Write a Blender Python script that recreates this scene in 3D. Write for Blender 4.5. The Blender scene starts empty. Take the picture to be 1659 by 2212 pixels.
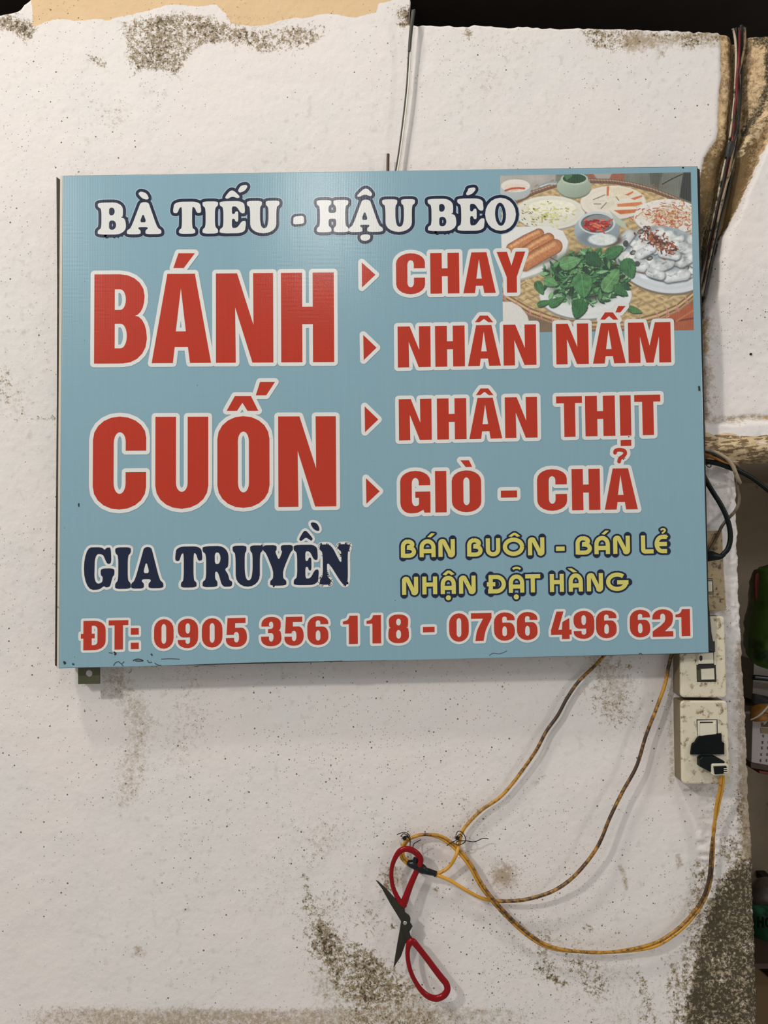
import bpy, bmesh, math, random
import numpy as np
from mathutils import Vector, Matrix
from mathutils.geometry import tessellate_polygon

# ------------------------------------------------------------------ camera
random.seed(7)
rng = np.random.default_rng(11)
SC = bpy.context.scene
COL = SC.collection
FPX, CX, CY = 1600.0, 829.5, 1106.0
CAM = np.array([-0.0068, -1.0751, -0.1769])
PITCH, YAW, ROLL = 0.0369, -0.0070, 0.0156

def cam_matrix(p, y, r):
    cp, sp = math.cos(p), math.sin(p); cy, sy = math.cos(y), math.sin(y); cr, sr = math.cos(r), math.sin(r)
    Rz = np.array([[cy, -sy, 0], [sy, cy, 0], [0, 0, 1]])
    Rx = np.array([[1, 0, 0], [0, cp, -sp], [0, sp, cp]])
    Ry = np.array([[cr, 0, sr], [0, 1, 0], [-sr, 0, cr]])
    return Rz @ Rx @ Ry
M = cam_matrix(PITCH, YAW, ROLL)
cd = bpy.data.cameras.new('camera'); cam = bpy.data.objects.new('camera', cd); COL.objects.link(cam)
cd.sensor_fit = 'VERTICAL'; cd.sensor_height = 36.0; cd.lens = FPX / 2212.0 * 36.0
cd.clip_start = 0.02; cd.clip_end = 50
B = np.column_stack([M[:, 0], M[:, 2], -M[:, 1]])
mw = Matrix.Identity(4)
for i in range(3):
    for j in range(3): mw[i][j] = B[i, j]
    mw[i][3] = CAM[i]
cam.matrix_world = mw
SC.camera = cam

# ------------------------------------------------------------------ light
w = bpy.data.worlds.new('world'); SC.world = w; w.use_nodes = True
bg = w.node_tree.nodes['Background']; bg.inputs[0].default_value = (1.0, 0.985, 0.955, 1); bg.inputs[1].default_value = 0.475

def area(name, loc, target, sx, sy, power, color):
    l = bpy.data.lights.new(name, 'AREA'); l.shape = 'RECTANGLE'; l.size = sx; l.size_y = sy
    l.energy = power; l.color = color
    o = bpy.data.objects.new(name, l); COL.objects.link(o); o.location = loc
    d = Vector(target) - Vector(loc); o.rotation_euler = d.to_track_quat('-Z', 'Y').to_euler()
    return o
area('tube_light_high', (-1.60, -1.65, 4.10), (0, 0, 0), 0.42, 0.26, 102, (1, 0.93, 0.86))
area('lamp_left', (-1.76, -1.85, 1.33), (0, 0, -0.2), 0.13, 0.13, 42, (1, 0.97, 0.93))
area('lamp_right', (1.9, -1.0, 0.36), (0, 0, -0.3), 0.14, 0.14, 7.5, (0.97, 0.98, 1))
area('lamp_front', (-0.16, -1.127, 0.81), (-0.09, 0, 0.31), 0.10, 0.28, 2.2, (1, 0.98, 0.95))

vs = SC.view_settings
vs.view_transform = 'Standard'; vs.look = 'None'; vs.gamma = 1.0; vs.use_curve_mapping = False
vs.exposure = -0.20

# ------------------------------------------------------------------ helpers
def px(x, y, h=0.0):
    """point on the plane h metres in front of the wall seen at photo position (x, y)"""
    x = np.asarray(x, float); y = np.asarray(y, float)
    dx, dz = (x - CX) / FPX, -(y - CY) / FPX
    D = np.stack([M[0, 0]*dx + M[0, 1] + M[0, 2]*dz, M[1, 0]*dx + M[1, 1] + M[1, 2]*dz,
                  M[2, 0]*dx + M[2, 1] + M[2, 2]*dz], -1)
    t = (-np.asarray(h, float) - CAM[1]) / D[..., 1]
    return CAM + D * t[..., None]

def to_px(P):
    d = (np.asarray(P) - CAM) @ M
    return CX + FPX*d[..., 0]/d[..., 1], CY - FPX*d[..., 2]/d[..., 1]
PXM = 1.0 / 1488.0            # about one pixel on the wall, in metres

def mesh(name, verts, faces, mat, parent=None, smooth=False, attrs=None, mats=None, mi=None):
    loc = parent['_base'] if parent is not None else None
    v = np.asarray(verts, float).reshape(-1, 3)
    if loc is not None: v = v - np.array(loc)
    me = bpy.data.meshes.new(name)
    me.from_pydata(v.tolist(), [], [tuple(int(q) for q in f) for f in faces])
    for m_ in (mats or [mat]): me.materials.append(m_)
    if mi is not None: me.polygons.foreach_set('material_index', list(mi))
    if smooth: me.polygons.foreach_set('use_smooth', [True]*len(me.polygons))
    if attrs:
        for k, a in attrs.items():
            at = me.attributes.new(k, 'FLOAT', 'POINT'); at.data.foreach_set('value', np.asarray(a, np.float32))
    me.update()
    o = bpy.data.objects.new(name, me); COL.objects.link(o)
    if parent is not None:
        o.parent = parent
        o['_base'] = list(loc)
    return o

def thing(name, label, cat, loc, group=None):
    o = bpy.data.objects.new(name, None); COL.objects.link(o); o.location = loc
    o.empty_display_size = 0.02
    o['label'] = label; o['category'] = cat; o['_base'] = [float(q) for q in loc]
    if group: o['group'] = group
    return o
def own(o, label, cat, group=None):
    o['label'] = label; o['category'] = cat
    if group: o['group'] = group
    return o
def struct(o, label=None):
    o['kind'] = 'structure'
    if label: o['label'] = label
    return o

class MB:
    def __init__(s): s.v = []; s.f = []; s.g = []
    def add(s, v, f, g=0.0):
        n = len(s.v); v = [tuple(map(float, q)) for q in v]
        s.v += v; s.f += [tuple(i + n for i in q) for q in f]
        s.g += list(g) if hasattr(g, '__len__') else [g]*len(v)
    def build(s, name, mat, parent=None, smooth=False, attr=None):
        return mesh(name, s.v, s.f, mat, parent, smooth, {attr: s.g} if attr else None)

def catmull(P, n=8, closed=False):
    P = np.asarray(P, float); N = len(P); out = []
    rngi = range(N) if closed else range(N - 1)
    for i in rngi:
        if closed: a, b, c, d = P[(i-1) % N], P[i], P[(i+1) % N], P[(i+2) % N]
        else: a, b, c, d = P[max(i-1, 0)], P[i], P[i+1], P[min(i+2, N-1)]
        for k in range(n):
            t = k / n
            out.append(0.5*((2*b) + (-a+c)*t + (2*a-5*b+4*c-d)*t*t + (-a+3*b-3*c+d)*t**3))
    if not closed: out.append(P[-1])
    return np.array(out)

def tube_geo(C, R, sides=10, closed=False, cap=True, squash=1.0):
    C = np.asarray(C, float); n = len(C); R = np.full(n, R) if np.isscalar(R) else np.asarray(R)
    T = np.gradient(C, axis=0)
    if closed: T = np.roll(C, -1, 0) - np.roll(C, 1, 0)
    T /= np.linalg.norm(T, axis=1)[:, None] + 1e-12
    V = []; F = []
    for i in range(n):
        a = np.cross(T[i], (0, 1, 0)); l = np.linalg.norm(a)
        if l < 1e-4: a = np.cross(T[i], (0, 0, 1)); l = np.linalg.norm(a)
        a /= l; b = np.cross(a, T[i])
        for k in range(sides):
            q = 2*math.pi*k/sides
            V.append(C[i] + R[i]*(math.cos(q)*a + squash*math.sin(q)*b))
    m = n if closed else n - 1
    for i in range(m):
        for k in range(sides):
            k2 = (k+1) % sides; j = (i+1) % n
            F.append((i*sides+k, i*sides+k2, j*sides+k2, j*sides+k))
    if cap and not closed:
        F.append(tuple(range(sides)))
        F.append(tuple((n-1)*sides + k for k in reversed(range(sides))))
    return V, F

def path(pts, n=8, closed=False):
    """pts: (x, y, height[, radius px])  ->  world centre line, radii"""
    P = np.array([(p[0], p[1], p[2], p[3] if len(p) > 3 else 1) for p in pts], float)
    Q = catmull(P, n, closed)
    return px(Q[:, 0], Q[:, 1], Q[:, 2]), Q[:, 3]*PXM

def bez_fillet(P, default=0.0, n=6):
    """P: (x, y[, ra, rb]); ra, rb are fractions of the incoming / outgoing edge"""
    N = len(P); out = []
    for i in range(N):
        p = P[i]; ra, rb = (p[2], p[3]) if len(p) > 3 else (default, default)
        a = np.array(P[i-1][:2], float); b = np.array(p[:2], float); c = np.array(P[(i+1) % N][:2], float)
        if ra == 0 and rb == 0: out.append(tuple(b)); continue
        s = b + (a-b)*ra; e = b + (c-b)*rb
        c1 = s + (b-s)*0.56; c2 = e + (b-e)*0.56
        for k in range(n+1):
            t = k/n
            out.append(tuple((1-t)**3*s + 3*(1-t)**2*t*c1 + 3*(1-t)*t*t*c2 + t**3*e))
    return out

def area2(P):
    P = np.asarray(P); x, y = P[:, 0], P[:, 1]
    return 0.5*np.sum(x*np.roll(y, -1) - y*np.roll(x, -1))

def tess(loops):
    vec = [[Vector((p[0], p[1], 0)) for p in l] for l in loops]
    return tessellate_polygon(vec)

def plate(mb, loops, y_back, y_front, bevel=0.0, g=0.0, back=True):
    """loops: world (x, z) outlines, first one outer; extruded from y_back to y_front (towards the camera, smaller y)"""
    tris = tess(loops)
    flat = [p for l in loops for p in l]
    def ring(shrink, y):
        out = []
        for li, l in enumerate(loops):
            if shrink == 0: out += [(p[0], y, p[1]) for p in l]; continue
            P = np.asarray(l); s = 1 if area2(P) > 0 else -1
            if li > 0: s = -s
            t = np.roll(P, -1, 0) - np.roll(P, 1, 0); t /= np.linalg.norm(t, axis=1)[:, None] + 1e-12
            nrm = np.stack([-t[:, 1], t[:, 0]], 1) * s * (1 if li == 0 else 1)
            q = P + nrm*shrink
            out += [(a, y, b) for a, b in q]
        return out
    rings = [ring(0, y_back)]
    if bevel > 0:
        for k in range(0, 4):
            a = k/3*math.pi/2
            rings.append(ring(bevel*(1-math.cos(a)), y_front + bevel*(1-math.sin(a))))
    else: rings.append(ring(0, y_front))
    V = [p for r in rings for p in r]; n = len(flat); F = []
    o = 0
    for l in loops:
        m = len(l); ccw = area2(l) > 0
        if o > 0: ccw = ccw
        for r in range(len(rings)-1):
            for k in range(m):
                a = r*n+o+k; b = r*n+o+(k+1) % m; c = b+n; d = a+n
                F.append((a, b, c, d) if ccw else (d, c, b, a))
        o += m
    last = (len(rings)-1)*n
    F += [tuple(last+i for i in t) for t in tris]
    if back: F += [tuple(i for i in reversed(t)) for t in tris]
    mb.add(V, F, g)

def xz(pts, h=0.0):
    P = px([p[0] for p in pts], [p[1] for p in pts], h)
    return [(a[0], a[2]) for a in P]
def rrect(x0, y0, x1, y1, r, n=5):
    P = []
    for cx_, cy_, a0 in ((x1-r, y0+r, -90), (x1-r, y1-r, 0), (x0+r, y1-r, 90), (x0+r, y0+r, 180)):
        for k in range(n+1):
            a = math.radians(a0 + 90*k/n); P.append((cx_+r*math.cos(a), cy_+r*math.sin(a)))
    return P
def circ(cx_, cy_, r, n=20):
    return [(cx_+r*math.cos(2*math.pi*k/n), cy_+r*math.sin(2*math.pi*k/n)) for k in range(n)]
def fixn(o):
    bm = bmesh.new(); bm.from_mesh(o.data); bmesh.ops.recalc_face_normals(bm, faces=bm.faces); bm.to_mesh(o.data); bm.free(); return o

# value noise in numpy
def vnoise(x, y, seed):
    r = np.random.default_rng(seed); L = r.random((256, 256))
    xi = np.floor(x).astype(int); yi = np.floor(y).astype(int); fx = x-xi; fy = y-yi
    fx = fx*fx*(3-2*fx); fy = fy*fy*(3-2*fy); xi &= 255; yi &= 255; x2 = (xi+1) & 255; y2 = (yi+1) & 255
    return (L[xi, yi]*(1-fx)+L[x2, yi]*fx)*(1-fy) + (L[xi, y2]*(1-fx)+L[x2, y2]*fx)*fy
def fbm(x, y, scale, seed=0, oct=4):
    s = 0; a = 1; t = 0
    for k in range(oct):
        s = s + a*vnoise(x/scale*2**k + 17.3*k, y/scale*2**k + 5.1*k, seed+k); t += a; a *= 0.5
    return s/t
def sstep(a, b, x):
    t = np.clip((x-a)/(b-a), 0, 1); return t*t*(3-2*t)
def segdist(X, Y, P):
    d = np.full(X.shape, 1e9)
    for (a, b), (c, e) in zip(P[:-1], P[1:]):
        vx, vy = c-a, e-b; L = vx*vx+vy*vy+1e-9
        t = np.clip(((X-a)*vx+(Y-b)*vy)/L, 0, 1)
        d = np.minimum(d, np.hypot(X-a-t*vx, Y-b-t*vy))
    return d
def inside(X, Y, P):
    r = np.zeros(X.shape, bool); n = len(P)
    for i in range(n):
        x1, y1 = P[i][:2]; x2, y2 = P[(i+1) % n][:2]
        if y1 == y2: continue
        c = ((Y >= min(y1, y2)) & (Y < max(y1, y2)))
        r ^= c & (X < (x2-x1)*(Y-y1)/(y2-y1)+x1)
    return r
def soft(X, Y, P, r):
    """soft polygon mask, positive inside"""
    d = segdist(X, Y, list(P)+[P[0]]); s = np.where(inside(X, Y, P), d, -d)
    return sstep(-r, r, s)

# ------------------------------------------------------------------ materials
def mat(name):
    m = bpy.data.materials.new(name); m.use_nodes = True
    return m, m.node_tree, m.node_tree.nodes['Principled BSDF']
def N(nt, typ, **kw):
    n = nt.nodes.new(typ)
    for k, v in kw.items():
        if k.startswith('i_'):
            key = k[2:]; key = int(key) if key.isdigit() else key.replace('_', ' ')
            n.inputs[key].default_value = v
        else: setattr(n, k, v)
    return n
def lk(nt, a, b): nt.links.new(a, b)
def mth(nt, op, a, b=None, c=None, clamp=False):
    n = nt.nodes.new('ShaderNodeMath'); n.operation = op; n.use_clamp = clamp
    for i, v in enumerate((a, b, c)):
        if v is None: continue
        if isinstance(v, (int, float)): n.inputs[i].default_value = v
        else: nt.links.new(v, n.inputs[i])
    return n.outputs[0]
def mixc(nt, fac, a, b, mode='MIX'):
    n = nt.nodes.new('ShaderNodeMix'); n.data_type = 'RGBA'; n.blend_type = mode
    for i, v in ((0, fac), (6, a), (7, b)):
        if isinstance(v, (int, float)): n.inputs[i].default_value = v
        elif isinstance(v, tuple): n.inputs[i].default_value = (*v, 1) if len(v) == 3 else v
        else: nt.links.new(v, n.inputs[i])
    return n.outputs[2]
def noise(nt, co, scale, detail=4, rough=0.55, stretch=None):
    if stretch:
        mp = nt.nodes.new('ShaderNodeMapping'); mp.inputs['Scale'].default_value = stretch; nt.links.new(co, mp.inputs[0]); co = mp.outputs[0]
    n = nt.nodes.new('ShaderNodeTexNoise'); n.inputs['Scale'].default_value = scale
    n.inputs['Detail'].default_value = detail; n.inputs['Roughness'].default_value = rough
    nt.links.new(co, n.inputs['Vector']); return n.outputs['Fac']
def attr(nt, name):
    n = nt.nodes.new('ShaderNodeAttribute'); n.attribute_name = name; return n.outputs['Fac']
def bump(nt, b, h, strength, dist=0.001):
    n = nt.nodes.new('ShaderNodeBump'); n.inputs['Strength'].default_value = strength; n.inputs['Distance'].default_value = dist
    nt.links.new(h, n.inputs['Height']); nt.links.new(n.outputs[0], b.inputs['Normal']); return n
def plain(name, col, rough=0.6, metal=0.0, var=0.12, scale=60, dirt=None, dcol=(0.05, 0.035, 0.015), dthr=0.6, spec=0.5, bstr=0.15):
    m, nt, b = mat(name); co = N(nt, 'ShaderNodeTexCoord').outputs['Object']
    n1 = noise(nt, co, scale, 4)
    c = mixc(nt, n1, tuple(x*(1-var) for x in col), tuple(min(1, x*(1+var)) for x in col))
    if dirt:
        n2 = noise(nt, co, dirt, 6, 0.65)
        f = mth(nt, 'MULTIPLY', mth(nt, 'SUBTRACT', n2, dthr), 9.0, clamp=True)
        c = mixc(nt, f, c, dcol)
    lk(nt, c, b.inputs['Base Color']); b.inputs['Roughness'].default_value = rough; b.inputs['Metallic'].default_value = metal
    b.inputs['Specular IOR Level'].default_value = spec
    if bstr: bump(nt, b, noise(nt, co, scale*4, 3), bstr, 0.0006)
    return m

def vinyl(name, col, var=0.05, rough=0.23, sat=0.1):
    m, nt, b = mat(name); co = N(nt, 'ShaderNodeTexCoord').outputs['Object']
    sep = N(nt, 'ShaderNodeSeparateXYZ'); lk(nt, co, sep.inputs[0])
    def rib(s, per, jit):
        j = mth(nt, 'MULTIPLY', noise(nt, co, jit, 2), 1.6)
        return mth(nt, 'MULTIPLY_ADD', mth(nt, 'SINE', mth(nt, 'ADD', mth(nt, 'MULTIPLY', s, 2*math.pi/per), j)), 0.5, 0.5)
    rx = rib(sep.outputs[0], 0.0023, 9); rz = rib(sep.outputs[2], 0.0019, 11)
    wv = mth(nt, 'MULTIPLY', mth(nt, 'ADD', rx, rz), 0.5)
    big = noise(nt, co, 5, 3); fine = noise(nt, co, 700, 2)
    streak = noise(nt, co, 30, 3, 0.6, (6, 1, 0.25))
    k = mth(nt, 'ADD', mth(nt, 'MULTIPLY', wv, 0.6), mth(nt, 'ADD', mth(nt, 'MULTIPLY', fine, 0.45), mth(nt, 'MULTIPLY', streak, 0.35)))
    c = mixc(nt, mth(nt, 'SUBTRACT', k, 0.05, clamp=True), tuple(x*(1-sat) for x in col), tuple(min(1, x*(1+sat)+(0.012 if col[2] > .2 else 0)) for x in col))
    c = mixc(nt, mth(nt, 'MULTIPLY', big, 0.25), c, tuple(x*0.82 for x in col))
    # small dirt specks
    vo = N(nt, 'ShaderNodeTexVoronoi'); vo.inputs['Scale'].default_value = 70; lk(nt, co, vo.inputs['Vector'])
    sr = N(nt, 'ShaderNodeSeparateColor'); lk(nt, vo.outputs['Color'], sr.inputs[0])
    dot = mth(nt, 'MULTIPLY', mth(nt, 'LESS_THAN', vo.outputs['Distance'], 0.045), mth(nt, 'GREATER_THAN', sr.outputs[0], 0.93))
    c = mixc(nt, mth(nt, 'MULTIPLY', dot, 0.75), c, (0.03, 0.035, 0.03))
    lk(nt, c, b.inputs['Base Color']); b.inputs['Roughness'].default_value = rough; b.inputs['Specular IOR Level'].default_value = 0.5
    bump(nt, b, wv, 0.4, 0.00012)
    return m

V_BLUE = vinyl('vinyl_blue', (0.195, 0.330, 0.392))
V_RED = vinyl('vinyl_red', (0.40, 0.026, 0.008), sat=0.18)
V_WHITE = vinyl('vinyl_white', (0.63, 0.63, 0.60), sat=0.06)
V_NAVY = vinyl('vinyl_navy', (0.003, 0.009, 0.034), sat=0.2)
V_YEL = vinyl('vinyl_yellow', (0.58, 0.53, 0.13), sat=0.08)
V_HALO = vinyl('vinyl_pale_blue', (0.36, 0.47, 0.52))

# ================================================================== SETTING
CELL = 0.0025
def build_wall():
    edge_r = [(1800, 984), (1659, 986), (1632, 991), (1600, 996), (1583, 1003), (1587, 1012), (1590, 1030), (1591, 1060), (1592, 1100), (1594, 1150),
              (1597, 1250), (1600, 1350), (1606, 1430), (1612, 1560), (1617, 1700), (1625, 1830), (1628, 1950), (1633, 2080), (1637, 2140), (1638, 2212), (1641, 2350)]
    top = [(-150, 45), (-20, 42), (0, 36), (20, 31), (40, 27), (54, 12), (66, 2), (74, -20), (80, -120), (885, -120), (884, -10), (887, 8), (884, 25), (880, 40),
           (884, 52), (893, 57), (960, 57), (1010, 58), (1025, 54), (1040, 57), (1090, 60), (1130, 58), (1200, 63), (1240, 61), (1300, 64), (1400, 65), (1490, 68), (1500, 72), (1510, 68), (1560, 71), (1620, 75), (1800, 78)]
    raw = top + edge_r + [(-150, 2350)]
    P = []
    for a, b in zip(raw, raw[1:]+raw[:1]):
        L = math.hypot(b[0]-a[0], b[1]-a[1]); n = max(1, int(L/9))
        far = (a[0] == -150 and b[0] == -150) or (a[1] == 2350 and b[1] == 2350) or (a[0] == 1800 and b[0] == 1800)
        for k in range(n):
            t = k/n; j = 0 if far else 1.6
            P.append((a[0]+(b[0]-a[0])*t + random.uniform(-j, j), a[1]+(b[1]-a[1])*t + random.uniform(-j, j)))
    Pw = np.array(xz(P))
    x0, z0 = Pw.min(0) - CELL; x1, z1 = Pw.max(0) + CELL
    nx, nz = int((x1-x0)/CELL)+1, int((z1-z0)/CELL)+1
    gx = x0 + CELL*np.arange(nx); gz = z0 + CELL*np.arange(nz)
    X, Z = np.meshgrid(gx, gz, indexing='ij')
    # faces whose centre is inside
    Xc = (X[:-1, :-1] + CELL/2); Zc = (Z[:-1, :-1] + CELL/2)
    keep = inside(Xc, Zc, [tuple(p) for p in Pw])
    idx = np.arange(nx*nz).reshape(nx, nz)
    I, J = np.nonzero(keep)
    F = np.stack([idx[I, J], idx[I+1, J], idx[I+1, J+1], idx[I, J+1]], 1)
    # boundary edges
    E = np.concatenate([F[:, [0, 1]], F[:, [1, 2]], F[:, [2, 3]], F[:, [3, 0]]])
    key = np.sort(E, 1); k1 = key[:, 0].astype(np.int64)*nx*nz + key[:, 1]
    u, inv, cnt = np.unique(k1, return_inverse=True, return_counts=True)
    bE = E[cnt[inv] == 1]
    bv = np.unique(bE)
    Xf, Zf = X.ravel().copy(), Z.ravel().copy()
    A_ = Pw; B_ = np.roll(Pw, -1, 0)
    for v in bv:
        p = np.array([Xf[v], Zf[v]]); d = B_-A_; t = np.clip(((p-A_)*d).sum(1)/((d*d).sum(1)+1e-15), 0, 1)
        q = A_+d*t[:, None]; k = np.argmin(((q-p)**2).sum(1)); Xf[v], Zf[v] = q[k]
    used = np.unique(F); remap = -np.ones(nx*nz, int); remap[used] = np.arange(len(used))
    F = remap[F]; bE = remap[bE]; Xf = Xf[used]; Zf = Zf[used]
    U, V = to_px(np.stack([Xf, np.zeros_like(Xf), Zf], -1))
    # ---- relief, metres towards the viewer
    wx = U + 16*(fbm(U, V, 60, 3)-0.5); wy = V + 16*(fbm(U, V, 60, 9)-0.5)
    H = (fbm(U, V, 300, 21)-0.5)*0.004 + (fbm(U, V, 45, 22)-0.5)*0.0011 + (fbm(U, V, 9, 25, 2)-0.5)*0.0004
    slab = [(1900, 30), (1668, 285), (1640, 335), (1604, 425), (1580, 480), (1558, 508), (1543, 555), (1528, 615), (1518, 680), (1516, 760), (1516, 905), (1900, 905)]
    slabm = soft(wx, wy, slab, 7)
    H += 0.015*slabm*(0.35+0.65*sstep(800, 560, V)) + 0.0015*slabm*(fbm(U, V, 14, 33)-0.5)
    groove = [(1600, 60), (1603, 150), (1598, 250), (1588, 330), (1572, 400), (1550, 490), (1530, 590), (1512, 690)]
    gd = segdist(wx, wy, groove)
    H -= 0.020*np.exp(-(gd/15.0)**2)*sstep(720, 600, V)
    och_r = [(1556, 60), (1560, 150), (1553, 250), (1543, 300), (1520, 350), (1500, 420), (1500, 700), (1518, 690), (1528, 615), (1558, 508), (1604, 425), (1640, 335), (1668, 285), (1900, 30), (1900, 60)]
    om = soft(wx, wy, och_r, 6)
    H += 0.003*om*(fbm(U, V, 8, 41)-0.5) - 0.004*om
    tear = segdist(wx, wy, [(1670, 235), (1640, 275), (1612, 305), (1596, 330)])
    H += 0.012*np.exp(-(tear/10)**2)*(0.4+fbm(U, V, 9, 44))
    # protruding plastered beam with a rounded nose
    bb = sstep(1500, 1512, U)
    nose = sstep(902, 925, wy)*sstep(1000, 968, V)
    H += bb*nose*0.016 + bb*0.003*sstep(935, 955, wy)*(fbm(U, V*2, 14, 51)-0.5)*2
    edg = np.exp(-(segdist(U, V, edge_r[5:])/10)**2)
    H -= edg*0.004; H += edg*0.0016*(fbm(U, V, 16, 61)-0.5)*2
    # ---- masks
    def blob(pts, r, a):
        return a*np.exp(-(segdist(wx, wy, pts if len(pts) > 1 else pts*2)/(r*BW[0]))**2)
    def mx(*l):
        s = l[0]
        for q in l[1:]: s = np.maximum(s, q)
        return s
    BW = [1.45]
    film = mx(.80*soft(wx, wy, [(664, 1985), (700, 1985), (760, 2035), (830, 2065), (878, 2130), (866, 2165), (800, 2175), (735, 2160), (690, 2070)], 16),
              .60*soft(wx, wy, [(735, 2150), (900, 2160), (1010, 2200), (1030, 2350), (700, 2350)], 30),
              .74*soft(wx, wy, [(272, 52), (300, 42), (440, 44), (500, 50), (520, 90), (440, 98), (380, 160), (300, 150), (272, 100)], 9),
              .70*soft(wx, wy, [(500, 52), (560, 62), (640, 55), (682, 66), (680, 98), (600, 110), (560, 122), (530, 100), (500, 98)], 8),
              .62*soft(wx, wy, [(1250, 66), (1380, 66), (1385, 100), (1330, 110), (1270, 100)], 10), .66*soft(wx, wy, [(1455, 70), (1555, 72), (1560, 90), (1470, 105)], 8),
              .66*soft(wx, wy, [(650, 1885), (668, 1900), (672, 1935), (690, 1945), (676, 1968), (652, 1965), (648, 1930)], 4), .55*soft(wx, wy, [(1230, 2060), (1300, 2075), (1320, 2150), (1260, 2160)], 18))
    mold_shade = mx(film, 1.12*soft(wx, wy, [(1552, 1895), (1592, 1850), (1660, 1850), (1665, 2400), (1440, 2400), (1462, 2230), (1490, 2130), (1500, 2030), (1528, 1960)], 26),
              blob([(1520, 1885), (1512, 2000), (1480, 2130)], 24, .66), blob([(1575, 1830), (1615, 1880)], 26, .75), blob([(1600, 1720), (1618, 1850)], 14, .66), blob([(1592, 335), (1560, 400), (1535, 470), (1522, 540), (1514, 620)], 13, .95), blob([(1600, 60), (1600, 150), (1590, 300)], 9, .8), blob([(1540, 350), (1515, 410)], 16, .5),  # the blobs along the cable groove paint its shade
              blob([(700, 2035), (760, 2075), (800, 2100), (858, 2140)], 34, .86), blob([(690, 2000), (720, 2060), (800, 2150)], 45, .58), blob([(770, 2180), (900, 2200), (980, 2230)], 40, .55),
              blob([(670, 1960), (690, 2010)], 30, .52), blob([(845, 1885), (835, 1925)], 17, .62), blob([(848, 1998)], 10, .62), blob([(800, 1990), (720, 1960)], 40, .42),
              blob([(300, 52), (400, 46), (470, 58)], 16, .80), blob([(282, 62), (290, 105), (298, 135)], 18, .76), blob([(366, 115), (378, 150)], 18, .66), blob([(470, 72), (560, 84), (640, 88), (672, 74)], 20, .70),
              blob([(200, 128), (222, 136)], 9, .72), blob([(-60, 45), (20, 48), (55, 62)], 18, .84), blob([(872, 28), (880, 50)], 13, .9), blob([(862, 58), (885, 56)], 4, .9),
              blob([(1265, 72), (1310, 70), (1370, 68)], 11, .74), blob([(1300, 90), (1330, 100)], 16, .56), blob([(1410, 75), (1440, 75)], 9, .66), blob([(1012, 70)], 12, .6),
              blob([(1668, 110), (1664, 190), (1642, 235), (1612, 285)], 11, 1.1), blob([(1640, 78), (1700, 100)], 14, .95), blob([(1250, 2085), (1295, 2130)], 22, .6), blob([(1160, 2090), (1215, 2120)], 9, .72), blob([(1380, 2110), (1400, 2200)], 17, .56),
              blob([(1175, 2020), (1185, 2100)], 14, .5), blob([(1460, 2090), (1470, 2200)], 22, .66), blob([(10, 810), (0, 860)], 22, .5), blob([(35, 905), (100, 900), (120, 905)], 5, .5),
              blob([(1300, 1430), (1360, 1440)], 20, .50), blob([(1290, 1510), (1340, 1530)], 36, .45), blob([(870, 1812), (880, 1800)], 6, .7), blob([(985, 1808)], 8, .66), blob([(1528, 1400), (1533, 1415)], 10, .5),
              blob([(1535, 860), (1520, 900)], 14, .45), blob([(1010, 1760)], 40, .40), blob([(1270, 2005), (1265, 2010)], 12, .6), blob([(1335, 2015)], 8, .6), blob([(940, 1922)], 9, .62), blob([(962, 1925)], 8, .5))
    mold_shade = mold_shade + 0.14*(fbm(U, V, 120, 70)-0.5) + mold_shade*0.55*(fbm(U, V*.6, 50, 71)-0.55)
    BW[0] = 1.15
    dirt = mx(blob([(250, 1470), (300, 1560), (290, 1650), (270, 1720)], 42, .55), blob([(420, 1440), (430, 1560), (380, 1620)], 60, .42), blob([(1320, 1450), (1330, 1520)], 55, .62), blob([(1090, 1895)], 34, .95),
              0.74*sstep(2160, 2190, V + 14*(fbm(U, V, 80, 77)-.5))*sstep(1400, 900, U)*sstep(-150, 250, U), blob([(300, 2060)], 22, .6), blob([(720, 2100), (900, 2190)], 80, .62), blob([(850, 1900)], 40, .66),
              blob([(1600, 1000), (1603, 1350), (1610, 1700)], 9, .55), blob([(1606, 1400), (1616, 1850)], 20, 1.0), blob([(1500, 1950)], 70, .55), blob([(1560, 1760)], 40, .45), blob([(30, 850)], 60, .42), blob([(250, 250), (200, 240)], 40, .35),
              blob([(1360, 90), (1540, 80)], 22, .85), blob([(1425, 115)], 18, .75), blob([(1300, 90)], 40, .5), blob([(1012, 70)], 13, .85), blob([(1000, 90), (1150, 90)], 40, .42), blob([(1520, 700), (1520, 900)], 22, .75),
              blob([(1050, 170)], 50, .38), blob([(880, 1812)], 14, .6), blob([(990, 1800), (995, 1820)], 13, .5), blob([(1445, 1420), (1448, 1700)], 8, .6), blob([(1190, 2060), (1400, 2200)], 110, .42), blob([(1175, 1680), (1155, 1695)], 12, .5),
              blob([(1500, 908), (1800, 900)], 12, .75), blob([(700, 1800), (600, 1900)], 100, .36), blob([(1340, 1870), (1352, 1915)], 7, .8), blob([(1465, 1850), (1470, 1870)], 9, .85), blob([(1545, 1700), (1550, 1760)], 25, .5),
              blob([(1505, 60), (1500, 1000)], 3, .1), blob([(1560, 1700), (1480, 1705)], 8, .6), blob([(290, 60), (640, 70)], 45, .45))
    dirt = dirt*1.1 + 0.05 + 0.34*(fbm(U, V, 90, 80)-0.5)
    BW[0] = 1.0
    och_t = [(60, -200), (66, 55), (120, 44), (240, 43), (300, 25), (380, 10), (470, 12), (492, 32), (500, 52), (590, 50), (640, 36), (700, 30), (760, 38), (815, 28), (822, 8), (850, 4), (866, -200)]
    ochre = np.maximum(soft(wx, wy, och_t, 5), om)
    ochre = np.maximum(ochre, blob([(1645, 905), (1800, 900)], 10, .62))
    ochre = np.maximum(ochre, blob([(1518, 700), (1522, 760)], 10, .60))
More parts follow.
